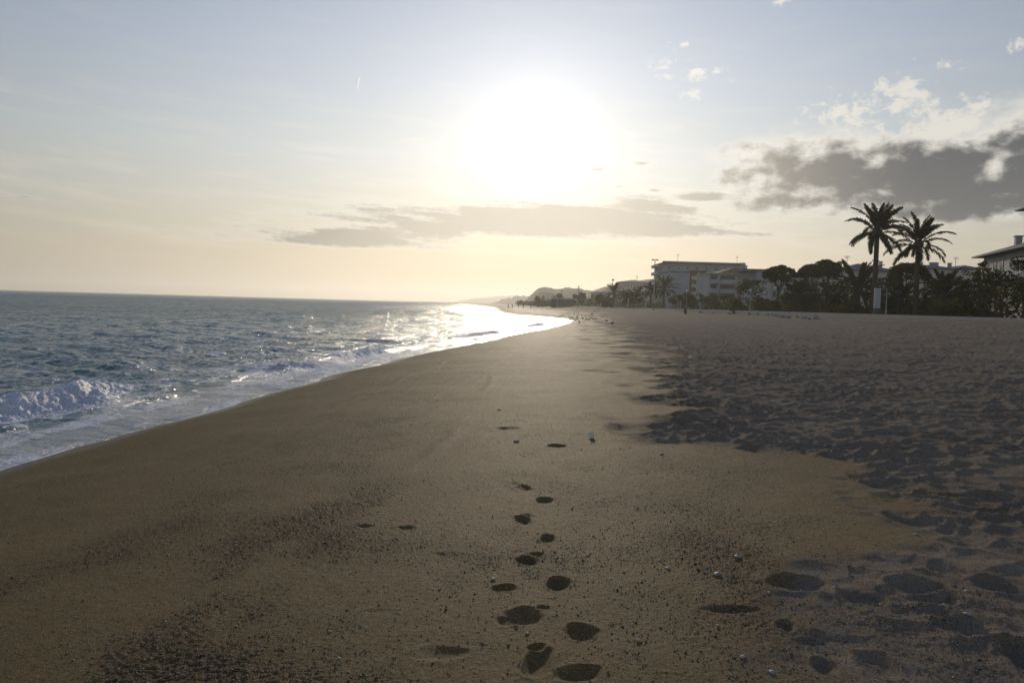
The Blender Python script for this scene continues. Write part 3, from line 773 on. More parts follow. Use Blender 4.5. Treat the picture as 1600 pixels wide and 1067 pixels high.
def palm(name, label, loc, trunk_h, L, seed, n=34, r=0.26, split=True, minup=-0.9, lean=(0, 0), ll=.55, group='date palms behind the promenade', skirt=0.0):
    rng = np.random.default_rng(seed); o = thing(name, label, 'palm tree', loc, group=group)
    mb = MB(); pts = []; rad = []
    for i in range(40):
        t = i / 39; pts.append((lean[0] * t * t, lean[1] * t * t, -0.3 + (trunk_h + .3) * t))
        rad.append(r * (1.12 - .22 * t if t > .06 else 1.35) * (1 + (0.06 if i % 2 else -0.04)))
    mb.tube(pts, rad, 12); mb.build('trunk', M['palmbark'], o, True)
    tx, ty = lean; hb = MB()
    hb.lathe([(0.01, trunk_h - .35), (r * 1.1, trunk_h - .3), (r * 1.9, trunk_h + .15), (r * 1.9, trunk_h + .45), (r * .9, trunk_h + .9), (0.02, trunk_h + 1.0)], tx, ty, 14)
    hb.build('crown_heart', M['palmbark'], o, True)
    protos = []
    for k in range(6):
        u = [1.45, 1.15, 0.85, 0.5, 0.1, -0.25][k]; u = max(u, minup); dr = [0.75, 1.05, 1.3, 1.45, 1.35, 1.1][k]
        protos.append(frond_mesh(L * [0.9, 1, 1.05, 1.05, 1, .85][k], dr, rng, up=u, ll=ll))
    meshes = [None] * 6; allb = MB()
    for i in range(n):
        k = min(5, int(i / n * 6 + rng.uniform(-.3, .3))) if i else 0; k = max(0, k)
        a = i * 2.39996 + rng.uniform(-.25, .25); base = Vector((tx + math.cos(a) * r * .8, ty + math.sin(a) * r * .8, trunk_h + .75 - .12 * k))
        tilt = rng.uniform(-.12, .12); sc_ = rng.uniform(.88, 1.08)
        Mx = Matrix.Translation(base) @ Matrix.Rotation(a, 4, 'Z') @ Matrix.Rotation(tilt, 4, 'Y') @ Matrix.Rotation(rng.uniform(-.4, .4), 4, 'X') @ Matrix.Scale(sc_, 4)
        if split:
            if meshes[k] is None:
                fo = protos[k].build('frond', [M['palmbark'], M['palm']], o); meshes[k] = fo.data
            else:
                fo = bpy.data.objects.new('frond', meshes[k]); C.objects.link(fo); fo.parent = o
            fo.matrix_local = Mx
        else:
            pv = [Mx @ Vector(p) for p in protos[k].v]; n0 = allb.n
            allb.v += [tuple(p) for p in pv]; allb.f += [tuple(q + n0 for q in ff) for ff in protos[k].f]; allb.mi += protos[k].mi; allb.n = len(allb.v)
    if not split: allb.build('crown', [M['palmbark'], M['palm']], o)
    return o

def ground_at(px, fwd, z=None):
    p = at(px, 500, fwd); x = p.x
    return Vector((x, fwd, (LAND - 0.04) if x > PROM + 5 else float(base_z(np.float64(x), np.float64(fwd)))))
def height(px, py, fwd, base): return zat(px, py, fwd) - base

def plant_all():
    g = lambda px, f: ground_at(px, f)
    # two tall date palms
    for (px, f, crown_y, lab, L, sd) in ((1364, 98, 362, 'taller date palm, the one nearer the white panel, crown above all the roofs', 3.9, 3), (1429, 98, 381, 'shorter date palm with drooping lower fronds, right beside the taller one', 3.9, 5)):
        b = g(px, f); palm('date_palm', lab, b, height(px, crown_y, f, b.z) - .4, L, sd, 34 if sd == 3 else 29, 0.30, minup=-.6, ll=.62)
    # squat palms
    for (px, f, cy, L, sd, lab) in ((1338, 106, 452, 4.6, 11, 'squat bushy palm left of the taller date palm'), (1474, 104, 462, 4.0, 12, 'squat palm right of the two tall palms'),
                                    (1036, 230, 452, 4.6, 13, 'palm in front of the pale blue end wall by the tall lamp'), (1016, 245, 455, 3.6, 14, 'smaller palm just left of the tall lamp mast'),
                                    (958, 300, 457, 4.2, 15, 'hazy palm left of the dark broad tree near the kiosk'), (1404, 110, 468, 3.2, 16, 'low palm behind the white panel'),
                                    (1245, 118, 462, 2.6, 17, 'small young palm between the leftmost umbrella pine and the shrubs')):
        b = g(px, f); palm('fan_shaped_palm' if False else 'date_palm', lab, b, max(1.2, height(px, cy, f, b.z) - .5), L, sd, 34, 0.34, split=False, minup=-.4, ll=.6)
    # umbrella pines
    for (px, f, ytop, wpx, th, sd, lab) in ((1215, 125, 416, 53, .36, 21, 'umbrella pine standing alone right of the red roofed flats'),
                                            (1288, 135, 408, 44, .30, 22, 'taller umbrella pine over the red tiled villa, the right of two'),
                                            (1266, 132, 415, 44, .26, 23, 'umbrella pine over the red tiled villa, the lower left of two'),
                                            (1416, 112, 411, 62, .42, 24, 'umbrella pine behind the trunks of the two tall palms')):
        b = g(px, f); stone_pine(lab, b, height(px, ytop, f, b.z), wpx / FPX * f, sd, th)
    # broad-leaved trees and shrubs: (x, fwd, top y, width px, seed, kind, label)
    T = [(1172, 135, 437, 52, 31, 'leaf', 'round dark tree in front of the red roofed flats'),
         (1090, 190, 459, 50, 32, 'leaf', 'olive tree below the balconies of the blue walled block'),
         (1122, 170, 462, 44, 33, 'bush', 'loose olive green tree below the white corner balconies'),
         (1056, 210, 460, 26, 34, 'leaf', 'small leaning tree beside the pale blue wall'),
         (1072, 205, 456, 24, 35, 'leaf', 'narrow tree straight behind the wooden litter bin'),
         (1146, 150, 466, 30, 36, 'bush', 'low pale shrub between the flats and the round dark tree'),
         (1235, 128, 446, 40, 37, 'bush', 'sage coloured shrub just right of the lone umbrella pine'),
         (1258, 122, 441, 44, 38, 'bush', 'tall sage shrub under the left roof of the tiled villa'),
         (1284, 120, 440, 44, 39, 'bush', 'tall sage shrub under the middle of the tiled villa'),
         (1308, 116, 438, 42, 40, 'leaf', 'dark leafy tree left of the squat bushy palm'),
         (1362, 112, 440, 36, 41, 'leaf', 'leafy tree filling the gap behind the white panel'),
         (1390, 118, 436, 30, 42, 'leaf', 'leafy tree between the trunks of the two tall palms'),
         (1450, 116, 438, 38, 43, 'leaf', 'dark tree just right of the shorter tall palm'),
         (1487, 112, 434, 40, 44, 'leaf', 'dark tree right of the squat palm, with a bare trunk'),
         (1512, 104, 418, 50, 45, 'leaf', 'big dark tree left of the grey roofed white villa'),
         (1530, 106, 398, 26, 46, 'leaf', 'pointed tree top touching the corner of the grey roof'),
         (1552, 98, 420, 46, 47, 'leaf', 'broad dark tree in front of the white villa'),
         (1540, 92, 446, 54, 50, 'bush', 'wide low dark shrub below the white villa'),
         (1500, 96, 452, 44, 51, 'leaf', 'bushy dark tree between the squat palm and the villa'),
         (1596, 78, 400, 62, 48, 'leaf', 'tall tree at the right edge with a leaning trunk'),
         (1578, 84, 436, 36, 49, 'bush', 'yellowish shrub at the foot of the leaning tree'),
         (992, 250, 449, 44, 52, 'leaf', 'dark broad tree left of the tall lamp mast'),
         (975, 262, 455, 36, 53, 'leaf', 'dark tree merging with the hazy palm'),
         (938, 300, 459, 20, 54, 'leaf', 'small round tree right of the low red kiosk'),
         (948, 290, 464, 26, 59, 'bush', 'low bush right of the white tables by the kiosk'),
         (908, 400, 457, 15, 55, 'leaf', 'round tree behind the right end of the red kiosk'),
         (897, 410, 459, 10, 56, 'leaf', 'small round tree over the right end of the kiosk roof'),
         (870, 440, 459, 20, 57, 'leaf', 'wide tree over the left end of the kiosk roof'),
         (839, 480, 463, 11, 58, 'leaf', 'lone round tree on the hazy shore left of the kiosk'),
         (848, 500, 462, 6, 60, 'leaf', 'slim tree between the lone round tree and the kiosk'),
         (1190, 132, 466, 30, 61, 'leaf', 'dark bush at the foot of the lone umbrella pine'),
         (1208, 118, 470, 30, 62, 'bush', 'clipped low bush under the lone umbrella pine'),
         (1150, 130, 470, 30, 63, 'leaf', 'dark low bush beneath the left side of the round dark tree'),
         (1333, 96, 470, 40, 64, 'bush', 'low shrub around the foot of the squat bushy palm')]
    for (px, f, yt, wpx, sd, kind, lab) in T:
        b = g(px, f); H = height(px, yt, f, b.z); W = wpx / FPX * f
        shrub = yt > 460 or kind == 'bush'
        nm = 'shrub' if shrub else 'leafy_tree'
        broad_tree(nm, lab, 'shrub' if shrub else 'tree', b, H, W, sd, kind, (0.3 if shrub else H * .28), 1.0, 0.16 + f * 0.0010, group='shrubs behind the promenade' if shrub else 'leafy trees behind the promenade', stems=3 if shrub else 1, low=1.0 if shrub else .3)
    # undergrowth: a mass of low dark planting nobody could count
    rng = np.random.default_rng(90); P = []
    for k in range(1500):
        fy = rng.uniform(88, 430); px = rng.uniform(930, 1660); x = (px - 800) / FPX * fy
        if x < PROM + 12: continue
        h = rng.uniform(.8, 2.9) * (1.0 if fy < 200 else 1.5); w = rng.uniform(1.2, 3.2) * (1 + fy / 250)
        n = int(130); q = rng.normal(size=(n, 3)); q /= np.linalg.norm(q, axis=1)[:, None]; q[:, 2] = np.abs(q[:, 2])
        P.append(np.array([x, fy, LAND - .1]) + q * np.array([w / 2, w / 2, h]) * rng.uniform(.55, 1, (n, 1)))
    v, f = leaf_quads(np.concatenate(P), None, 0.42, rng); o = mesh_obj('undergrowth', v, f, M['bush'], False); tag(o, 'dense low planting under the trees behind the promenade', kind='stuff')
    P = []
    for k in range(520):
        fy = rng.uniform(470, 1000); px = rng.uniform(806, 1030); x = (px - 800) / FPX * fy
        if x < shore(fy) + 28: continue
        h = rng.uniform(2.5, 7.5) * (0.6 + 0.5 * (px > 900)); w = rng.uniform(3, 9)
        q = rng.normal(size=(150, 3)); q /= np.linalg.norm(q, axis=1)[:, None]; q[:, 2] = np.abs(q[:, 2])
        P.append(np.array([x, fy, LAND - .4]) + q * np.array([w / 2, w / 2, h]) * rng.uniform(.6, 1, (150, 1)))
    v, f = leaf_quads(np.concatenate(P), None, 1.1, rng); o = mesh_obj('treeline', v, f, M['leaf'], False); tag(o, 'hazy far belt of trees below the wooded hill', kind='stuff')
plant_all()

# ------------------------------------------------------------------ buildings
def hip_roof(mb, x0, x1, y0, y1, z, h, over=0.5, mi=0, gable=False):
    x0 -= over; x1 += over; y0 -= over; y1 += over; w = min(x1 - x0, y1 - y0) / 2
    if gable: w = 0.01
    if x1 - x0 >= y1 - y0: a, b = (x0 + w, (y0 + y1) / 2, z + h), (x1 - w, (y0 + y1) / 2, z + h)
    else: a, b = ((x0 + x1) / 2, y0 + w, z + h), ((x0 + x1) / 2, y1 - w, z + h)
    v = [(x0, y0, z), (x1, y0, z), (x1, y1, z), (x0, y1, z), a, b, (x0, y0, z - .18), (x1, y0, z - .18), (x1, y1, z - .18), (x0, y1, z - .18)]
    if x1 - x0 >= y1 - y0: f = [(0, 1, 5, 4), (1, 2, 5), (2, 3, 4, 5), (3, 0, 4)]
    else: f = [(0, 1, 4), (1, 2, 5, 4), (2, 3, 5), (3, 0, 4, 5)]
    f += [(6, 7, 1, 0), (7, 8, 2, 1), (8, 9, 3, 2), (9, 6, 0, 3), (9, 8, 7, 6)]
    mb.raw(v, f, mi)
def add_window(o, x, z, w, h, face_y, protos, key, mat='glass', frame='white'):
    """window set proud of the front wall; frame > pane"""
    if key not in protos:
        m = MB(); t = .07
        m.box(-w/2 - t, w/2 + t, -.05, 0.02, -h/2 - t, -h/2); m.box(-w/2 - t, w/2 + t, -.05, .02, h/2, h/2 + t)
        m.box(-w/2 - t, -w/2, -.05, .02, -h/2, h/2); m.box(w/2, w/2 + t, -.05, .02, -h/2, h/2); m.box(-.03, .03, -.045, .02, -h/2, h/2)
        fo = m.build('window', M[frame], o); p = MB(); p.box(-w/2, w/2, -.02, .01, -h/2, h/2); po = p.build('pane', M[mat], fo); protos[key] = (fo, po)
    else:
        fo0, po0 = protos[key]; fo = fo0.copy(); C.objects.link(fo); fo.parent = o; po = po0.copy(); C.objects.link(po); po.parent = fo
    fo.location = (x, face_y, z); fo.rotation_euler = (0, 0, 0); return fo
def add_balcony(o, x0, x1, z, y, d=1.3, solid=True, mat='white'):
    m = MB(); m.box(x0, x1, y - d, y - .002, z - .2, z)
    if solid: m.box(x0, x1, y - d, y - d + .1, z + .002, z + .95); m.box(x0, x0 + .1, y - d + .102, y - .004, z + .002, z + .95); m.box(x1 - .1, x1, y - d + .102, y - .004, z + .002, z + .95)
    else:
        m.box(x0, x1, y - d, y - d + .05, z + .9, z + .96)
        k = x0 + .05
        while k < x1: m.box(k, k + .04, y - d + .005, y - d + .045, z + .002, z + .898); k += .35
    return m.build('balcony', M[mat], o)
def chimney(parent, x, y, z0, h, w=.6, mat='white'):
    m = MB(); m.box(x - w/2, x + w/2, y - w/2, y + w/2, z0, z0 + h); m.box(x - w*.65, x + w*.65, y - w*.65, y + w*.65, z0 + h + .002, z0 + h + .16); return m.build('chimney', M[mat], parent)
def aerial(parent, x, y, z, h):
    m = MB(); m.tube([(x, y, z), (x, y, z + h)], .05, 5)
    for k, w in ((.97, .5), (.88, .7), (.8, .4)): m.box(x - w, x + w, y - .02, y + .02, z + h * k, z + h * k + .05)
    return m.build('aerial', M['dark'], parent)

def building_frame(pxl, pxr, ytop, f, label, name, cat='building', rz=0.0):
    """origin at the near left corner of the front; returns thing, width, height"""
    a = at(pxl, 480, f); b = at(pxr, 480, f); base = LAND - 0.3
    o = thing(name, label, cat, (a.x, f, base), rz, None)
    return o, (b.x - a.x) / max(.3, math.cos(rz)), zat((pxl + pxr) / 2, ytop, f) - base

def build_town():
    # 1: long slab hotel
    f = 300; o, W, H = building_frame(1033, 1155, 414, f, 'long white hotel block with flat roof, aerials and stair tower, tallest in the row', 'hotel_block')
    D = 17; m = MB(); m.box(0, W, 0, D, 0, H); m.build('wall', M['cool'], o)
    m = MB(); m.box(-.3, W + .3, -.4, D + .3, H + .002, H + .5, 0); m.box(-.1, W * .99, -.2, .1, H + .5, H + 1.1); r_ = m.build('roof', M['slate'], o)
    aerial(r_, W * .22, 4, H + .5, 3.6); aerial(r_, W * .985, 4, H + .5, 3.4)
    m = MB(); m.box(W + .002, W + 3.0, 2, 10, 0, H - 1.0); m.box(W + .5, W + 2.6, 3, 8, H - .998, H + 1.4); m.build('stair_tower', M['grey'], o)
    prot = {}; nfl = 6; fh = H / nfl
    for k in range(nfl):
        m = MB(); m.box(-.1, W + .1, -.22, -.002, (k + 1) * fh - .75, (k + 1) * fh - .35); m.build('floor_band', M['grey'], o)
    for k in range(3, nfl):
        for c in range(8):
            add_window(o, 2.5 + c * (W - 5) / 7, (k + .5) * fh, 1.0 if c % 2 else .6, .75, -.03, prot, c % 2)
    for k in range(1, nfl + 1):      # balconies on the end that faces the sea
        m = MB(); m.box(-1.5, -.004, 1, D - 1, (k - .35) * fh - .1, (k - .35) * fh + .1); m.box(-1.5, -1.4, 1, D - 1, (k - .35) * fh + .102, (k - .35) * fh + 1.0); m.build('balcony', M['white'], o)
    m = MB(); m.box(-.12, -.006, .3, D - .3, .1, H - .3); m.build('end_wall', M['grey'], o)
    # 2: pale blue end wall block in front
    f = 255; o, W, H = building_frame(1044, 1076, 426, f, 'plain pale blue gable wall in front of the long hotel', 'apartment_block')
    m = MB(); m.box(0, W, 0, 16, 0, H); m.build('wall', M['cool'], o); m = MB(); m.box(-.2, W + .2, -.2, 16.2, H + .002, H + .35); m.build('roof', M['slate'], o)
    # 3: brown balcony block
    o, W, H = building_frame(1077, 1101, 424.5, 258, 'narrow block with brown panelled balcony bays beside the pale blue wall', 'apartment_block')
    m = MB(); m.box(0, W, 0, 14, 0, H); m.build('wall', M['brown'], o); m = MB(); m.box(-.2, W + .2, -1.2, 14.2, H + .002, H + .35); m.build('roof', M['slate'], o)
    fh = H / 5
    for k in range(1, 5):
        add_balcony(o, .2, W * .42, k * fh, 0, 1.1, True, 'cream'); add_balcony(o, W * .62, W - .1, k * fh, 0, 1.1, True, 'white')
    m = MB(); m.box(W * .44, W * .58, -.3, -.004, 0, H - .3); m.build('pilaster', M['white'], o)
    # 4: red roofed apartment house with white corner balconies
    f = 215; o, W, H = building_frame(1105, 1183, 428.5, f, 'white flats with a low red hipped roof and open corner balconies', 'apartment_house')
    m = MB(); m.box(0, W, 0, 14, 0, H); m.build('wall', M['white'], o)
    rf = MB(); hip_roof(rf, 3, W, 0, 14, H + .2, 1.9, .7); r_ = rf.build('roof', M['tile'], o)
    m = MB(); m.box(-.4, W + .3, -1.5, 14, H + .0, H + .16); m.build('eaves', M['cream'], o)
    chimney(r_, W * .86, 6, H + 1.0, 1.6, .8, 'grey'); fh = H / 4
    for k in range(1, 4):
        add_balcony(o, 0, 2.6, k * fh, 0, 1.4, True, 'white'); add_balcony(o, 3.0, 7.4, k * fh, 0, 1.2, True, 'white')
        m = MB(); m.box(3.1, 7.2, -.03, -.004, k * fh + .1, k * fh + fh * .82); m.build('balcony_door', M['glass'], o)
        m = MB(); m.box(.3, 2.3, -.03, -.004, k * fh + .1, k * fh + fh * .82); m.build('balcony_door', M['glass'], o)
        m = MB(); m.box(W - 4.6, W - 1.6, -.03, -.004, k * fh + .1, k * fh + fh * .82); m.build('balcony_door', M['shutter'], o)
    add_balcony(o, W - 4.8, W - 1.4, 3 * fh, 0, .7, True, 'white')
    m = MB(); m.box(-.0, .25, -1.3, -1.05, 0, H - .05); m.box(2.6, 2.85, -1.3, -1.05, 0, H - .05); m.build('pillar', M['white'], o)
    pr = {}
    for xx in (8.3, 9.2, 10.9): add_window(o, xx, 3 * fh + fh * .55, .6, .8, -.02, pr, 0)
    m = MB(); m.box(7.9, 9.0, -.03, -.004, .2, 2.8 * fh); m.build('stair_window', M['glass'], o)
    # 5: the lower white house right of it
    o, W, H = building_frame(1180, 1207, 424, 190, 'white house with flat grey roof half hidden by the lone umbrella pine', 'white_house')
    m = MB(); m.box(0, W, 0, 12, 0, H); m.build('wall', M['cool'], o); m = MB(); m.box(-3, W + .3, -.4, 12.3, H + .002, H + .5); r_ = m.build('roof', M['slate'], o)
    pr = {}; [add_window(o, W * q, z_, .9, 1.3, -.02, pr, 0) for q in (.2, .85) for z_ in (H * .35, H * .72)]
    # 6: tiled villa behind pines
    f = 165; o, W, H = building_frame(1236, 1306, 434, f, 'white villa with red tiled roof behind the pair of umbrella pines', 'tiled_villa')
    m = MB(); m.box(0, W, 0, 10, 0, H); m.build('wall', M['white'], o); rf = MB(); hip_roof(rf, 0, W, 0, 10, H + .18, 1.7, .5); rf.build('roof', M['tile'], o)
    pr = {}
    for q in (.12, .3, .5, .68, .86):
        for z_ in (.35, .8): add_window(o, W * q, H * z_, .9, 1.0, -.02, pr, 0)
    # 6b white low terrace left of it, under the pine
    o, W, H = building_frame(1203, 1236, 441, 175, 'low white house seen under the crown of the lone umbrella pine', 'white_house')
    m = MB(); m.box(0, W, 0, 10, 0, H); m.build('wall', M['white'], o); rf = MB(); hip_roof(rf, 0, W, 0, 10, H + .18, 1.2, .4); rf.build('roof', M['slate'], o)
    pr = {}; [add_window(o, W * q, H * .6, .7, 1.2, -.02, pr, 0) for q in (.2, .4, .6, .8)]
    # 7: grey hipped house with chimneys
    f = 150; o, W, H = building_frame(1312, 1402, 424, f, 'house with grey hipped roof and two chimneys behind the taller palm', 'hip_roofed_house')
    m = MB(); m.box(0, W, 0, 11, 0, H); m.build('wall', M['cream'], o); rf = MB(); hip_roof(rf, 0, W, 0, 11, H + .18, 1.55, .5); r_ = rf.build('roof', M['slate'], o)
    chimney(r_, W * .10, 3.5, H + .3, 1.5, .55, 'grey'); chimney(r_, W * .82, 3.5, H + .5, 1.5, .5, 'cream'); aerial(r_, W * .28, 5, H + 1.2, 1.9)
    pr = {}; [add_window(o, W * q, H * z_, 1.0, 1.1, -.02, pr, 0) for q in (.1, .3, .5, .7, .9) for z_ in (.4, .8)]
    # 8: row of low roofs behind
    f = 172; o, W, H = building_frame(1437, 1532, 421.5, f, 'long grey roofed terrace with a line of chimneys behind the palms', 'terrace_house')
    m = MB(); m.box(0, W, 0, 10, 0, H); m.build('wall', M['cream'], o); rf = MB(); hip_roof(rf, 0, W * .55, 0, 10, H + .18, 1.0, .5); hip_roof(rf, W * .55 + .9, W, 0, 10, H + .4, .8, .3); r_ = rf.build('roof', M['slate'], o)
    for q in (.08, .14, .34, .40, .62): chimney(r_, W * q, 4, H + .4, 1.15, .6 if q != .34 else 1.0, 'grey')
    aerial(r_, W * .05, 4, H + .6, 2.2); aerial(r_, W * .72, 4, H + .6, 2.4)
    pr = {}; [add_window(o, W * q, H * .75, 1.0, 1.0, -.02, pr, 0) for q in (.08, .22, .36, .5, .64, .8)]
    # 9: white villa at the right, its long front turned to the sea
    a = at(1533, 480, 116); o = thing('white_villa', 'white villa with long grey roof, chimney and square white tower at the right edge', 'villa', (a.x, 116, LAND - .3), R(-106))
    W = 30; H = zat(1535, 401, 116) - LAND + .3
    m = MB(); m.box(0, W, 0, 11, 0, H - .12); m.build('wall', M['white'], o)
    rf = MB(); hip_roof(rf, 0, W, 0, 11, H, 2.3, 1.3); r_ = rf.build('roof', M['slate'], o)
    m = MB(); m.box(1.5, W, -1.0, -.004, H * .60 - .15, H * .60 + .12); m.build('balcony', M['white'], o)
    chimney(r_, 3.0, 3.4, H + .9, 1.7, .8, 'white')
    pr = {}
    for xx in (2.0, 5.6, 8.6, 13.6, 17.4, 21): add_window(o, xx, H * .81, 1.3 if xx != 13.6 else 1.9, 1.15, -.02, pr, 0 if xx != 13.6 else 1)
    for xx in (4.2, 7.6, 12.6, 17): add_window(o, xx, H * .38, 1.2, 2.4, -.02, pr, 2, 'shutter')
    m = MB(); m.box(6.6, 12, 3.0, 8, H + .9, H + 3.0); m.build('tower', M['white'], o)
    rf = MB(); hip_roof(rf, 6.6, 12, 3, 8, H + 6.0, 1.2, 1.0); tr = rf.build('tower_roof', M['slate'], o)
    m = MB(); [m.box(xx, xx + .3, yy, yy + .3, H + 3.002, H + 5.8) for xx in (6.7, 11.5) for yy in (3.2, 7.5)]; m.box(6.9, 11.4, 3.6, 7.4, H + 3.002, H + 5.0); m.build('belvedere', M['grey'], o)
    for yy in (3.0, 7.5): e = add_window(o, 0, H * .75, 1.3, 1.15, 0, pr, 0); e.location = (W + .02, yy, H * .75); e.rotation_euler = (0, 0, R(90))
    # 10: building on the hill, far left
    f = 620; base = zat(985, 462, f)
    a = at(969, 456, f); b = at(1013, 456, f); top = zat(990, 443, f)
    o = thing('hillside_building', 'white block with dark flat roof and mast on the hill left of the hotel', 'building', (a.x, f, 0))
    m = MB(); m.box(0, b.x - a.x, 0, 20, 0, top); m.build('wall', M['cool'], o)
    rf = MB(); rf.box(-1, b.x - a.x + 1, -2, 21, top + .01, top + 1.2); hip_roof(rf, 1, b.x - a.x - 1, 1, 19, top + 1.4, 1.6, .4); r_ = rf.build('roof', M['slate'], o)
    mm = MB(); xx = (b.x - a.x) * .62; mm.tube([(xx, 5, top + 1.5), (xx, 5, top + 6)], .18, 6); mm.box(xx - 1, xx + 1, 4.9, 5.1, top + 5.6, top + 5.9); mm.build('mast', M['dark'], r_)
    pr = {}
    for k in range(9): add_window(o, 1.4 + k * (b.x - a.x - 2.8) / 8, top - 2.2, 1.3, 1.5, -.03, pr, 0)
    for (x0, x1, yt, ff, mt, lab, rt) in ((968, 976, 445, 560, 'white', 'small white house at the left foot of the hillside building', 'tile'), (955, 969, 449, 640, 'cream', 'cream house on the slope left of the hillside building', 'tile'),
                                      (925, 953, 455, 520, 'cool', 'long pale building low on the slope behind the small round tree', 'slate'), (1004, 1018, 452, 380, 'white', 'white house between the dark broad tree and the lamp mast', 'slate')):
        a = at(x0, 460, ff); b = at(x1, 460, ff); h = zat(x0, yt, ff) - 1
        o = thing('hillside_house', lab, 'house', (a.x, ff, 1)); w = b.x - a.x
        m = MB(); m.box(0, w, 0, 9, 0, h - 1); m.build('wall', M[mt], o); rf = MB(); hip_roof(rf, 0, w, 0, 9, h - .8, .9, .4); rf.build('roof', M[rt], o)
        pr = {}; n = max(2, int(w / 2.6)); [add_window(o, w * (k + .5) / n, h - 2.6, 1.0, 1.2, -.02, pr, 0) for k in range(n)]
build_town()

# ------------------------------------------------------------------ street furniture and small things
def gz(x, y): return float(base_z(np.float64(x), np.float64(y)))
def pt(px, f):
    x = at(px, 490, f).x; return Vector((x, f, LAND if x > PROM else gz(x, f)))
def furniture():
    # tall lighting mast with a cross head
    p = pt(1020.5, 188); H = zat(1020.5, 406, 188) - p.z
    o = thing('lighting_mast', 'tall pale lighting mast with a flat cross head at the hotel corner', 'lamp post', p)
    m = MB(); m.tube([(0, 0, 0), (0, 0, H * .5), (0, 0, H)], [.17, .13, .09], 10); m.build('pole', M['metal'], o, True)
    m = MB(); m.box(-.72, .72, -.12, .12, H + .002, H + .12); m.build('crossbar', M['dark'], o)
    for s_ in (-1, 1): m = MB(); m.box(s_ * .55 - .28, s_ * .55 + .28, -.2, .2, H - .14, H - .002); m.build('floodlight', M['dark'], o)
    # post lanterns
    for (px, f, yt, lab, kind) in ((1171, 128, 452.5, 'post lantern in front of the round dark tree', 'ball'), (1209.5, 122, 448.5, 'post lantern at the trunk of the lone umbrella pine', 'ball'),
                             (1072, 160, 453, 'post lantern behind the wooden litter bin', 'ball'),
                             (903, 330, 446, 'dark lamp post with stacked lamps right of the kiosk', 'stack'), (876.5, 380, 453, 'thin dark lamp post rising over the kiosk roof', 'stack'),
                             (956, 260, 437.5, 'thin post with a small dark round head above the hazy palm', 'ball2'), (1384, 92, 452, 'slim grey lamp post just right of the white panel', 'arm'), (1402, 100, 458, 'slim grey pole between the two tall palm trunks', 'ball2')):
        p = pt(px, f); H = zat(px, yt, f) - p.z
        o = thing('lamp_post', lab, 'lamp post', p, group='lamp posts along the promenade')
        m = MB(); rr = .06 if f < 200 else .11
        m.tube([(0, 0, 0), (0, 0, .5), (0, 0, .52), (0, 0, H - .3)], [rr * 1.8, rr * 1.6, rr, rr * .7], 8); m.build('pole', M['metal'] if kind in ('ball', 'arm') else M['dark'], o, True)
        if kind == 'ball':
            m = MB(); m.lathe([(.01, H - .32), (.1, H - .3), (.2, H - .16), (.22, H - .02), (.16, H + .12), (.01, H + .18)], seg=12); m.build('lantern', M['lampglass'], o, True)
            m = MB(); m.lathe([(.01, H + .26), (.14, H + .17), (.24, H + .10), (.24, H + .08), (.01, H + .185)][::-1], seg=12); m.build('cap', M['dark'], o, True)
        elif kind == 'ball2':
            m = MB(); m.lathe([(.01, H - .32), (.2, H - .22), (.38, H), (.25, H + .3), (.01, H + .36)], seg=12); m.build('lantern', M['dark'], o, True)
        elif kind == 'arm':
            m = MB(); m.tube([(0, 0, H - .32), (0, 0, H - .05), (-.25, 0, H), (-1.3, 0, H)], .035, 6); m.build('arm', M['metal'], o, True)
            m = MB(); m.box(-1.75, -1.3, -.1, .1, H - .05, H + .05); m.build('lantern', M['dark'], o)
        else:
            for k, q in enumerate((.99, .86, .74)):
                m = MB(); s_ = -1 if k % 2 else 1; m.box(-.42, .42, -.3, .3, H * q - .55, H * q - .1 - .15); m.build('lantern', M['dark'], o)
    # white information panel
    p = pt(1369.5, 90); H = zat(1369.5, 450, 90) - p.z
    o = thing('information_panel', 'upright white panel on a dark plinth at the foot of the taller palm', 'sign', p)
    m = MB(); m.box(-.30, .30, -.15, .15, -.1, .72); m.build('plinth', M['dark'], o)
    m = MB(); m.box(-.34, .34, -.12, .12, .722, H); m.build('frame', M['metal'], o); m = MB(); m.box(-.25, .27, -.135, -.124, .80, H - .08); m.build('panel', M['white'], o)
    # litter bin
    x, y = ground_pt(1070.5, 491); o = thing('litter_bin', 'brown slatted litter bin standing alone on the dry sand', 'litter bin', (x, y, gz(x, y) - .02))
    m = MB()
    for k in range(14):
        a = 2 * math.pi * k / 14; c_, s_ = math.cos(a), math.sin(a)
        m.box(-.045, .045, -.015, .015, .10, .86); n = 8
        for i in range(m.n - n, m.n):
            vx, vy, vz = m.v[i]; rr = .26 + vy; m.v[i] = (c_ * rr - s_ * vx, s_ * rr + c_ * vx, vz)
    m.build('slats', M['wood'], o); m = MB(); m.lathe([(.20, .06), (.235, .08), (.235, .88), (.27, .9), (.28, .95), (.22, .97)], seg=16); m.build('liner', M['dark'], o, True)
    m = MB(); m.tube([(0, 0, -.3), (0, 0, .08)], .05, 8); m.build('post', M['metal'], o); m = MB(); m.lathe([(.28, 1.06), (.20, 1.15), (.05, 1.20), (.01, 1.21)], seg=16); [m.tube([(a, b, .93), (a, b, 1.08)], .015, 5) for a, b in ((.2, .1), (-.2, .1), (0, -.24))]; m.build('lid', M['wood'], o, True)
    # beach kiosk
    a = at(861, 478, 400); b = at(896, 478, 400); zz = gz(a.x, 400) - .2; H = zat(878, 466, 400) - zz; W = b.x - a.x
    o = thing('beach_kiosk', 'long low rust red kiosk with flat roof on the far sand', 'kiosk', (a.x, 400, zz))
    m = MB(); m.box(0, W, 0, 5, 0, H - .35); m.build('wall', M['redwall'], o); m = MB(); m.box(-.5, W + .4, -1.0, 5.4, H - .348, H); m.build('roof', M['cream'], o)
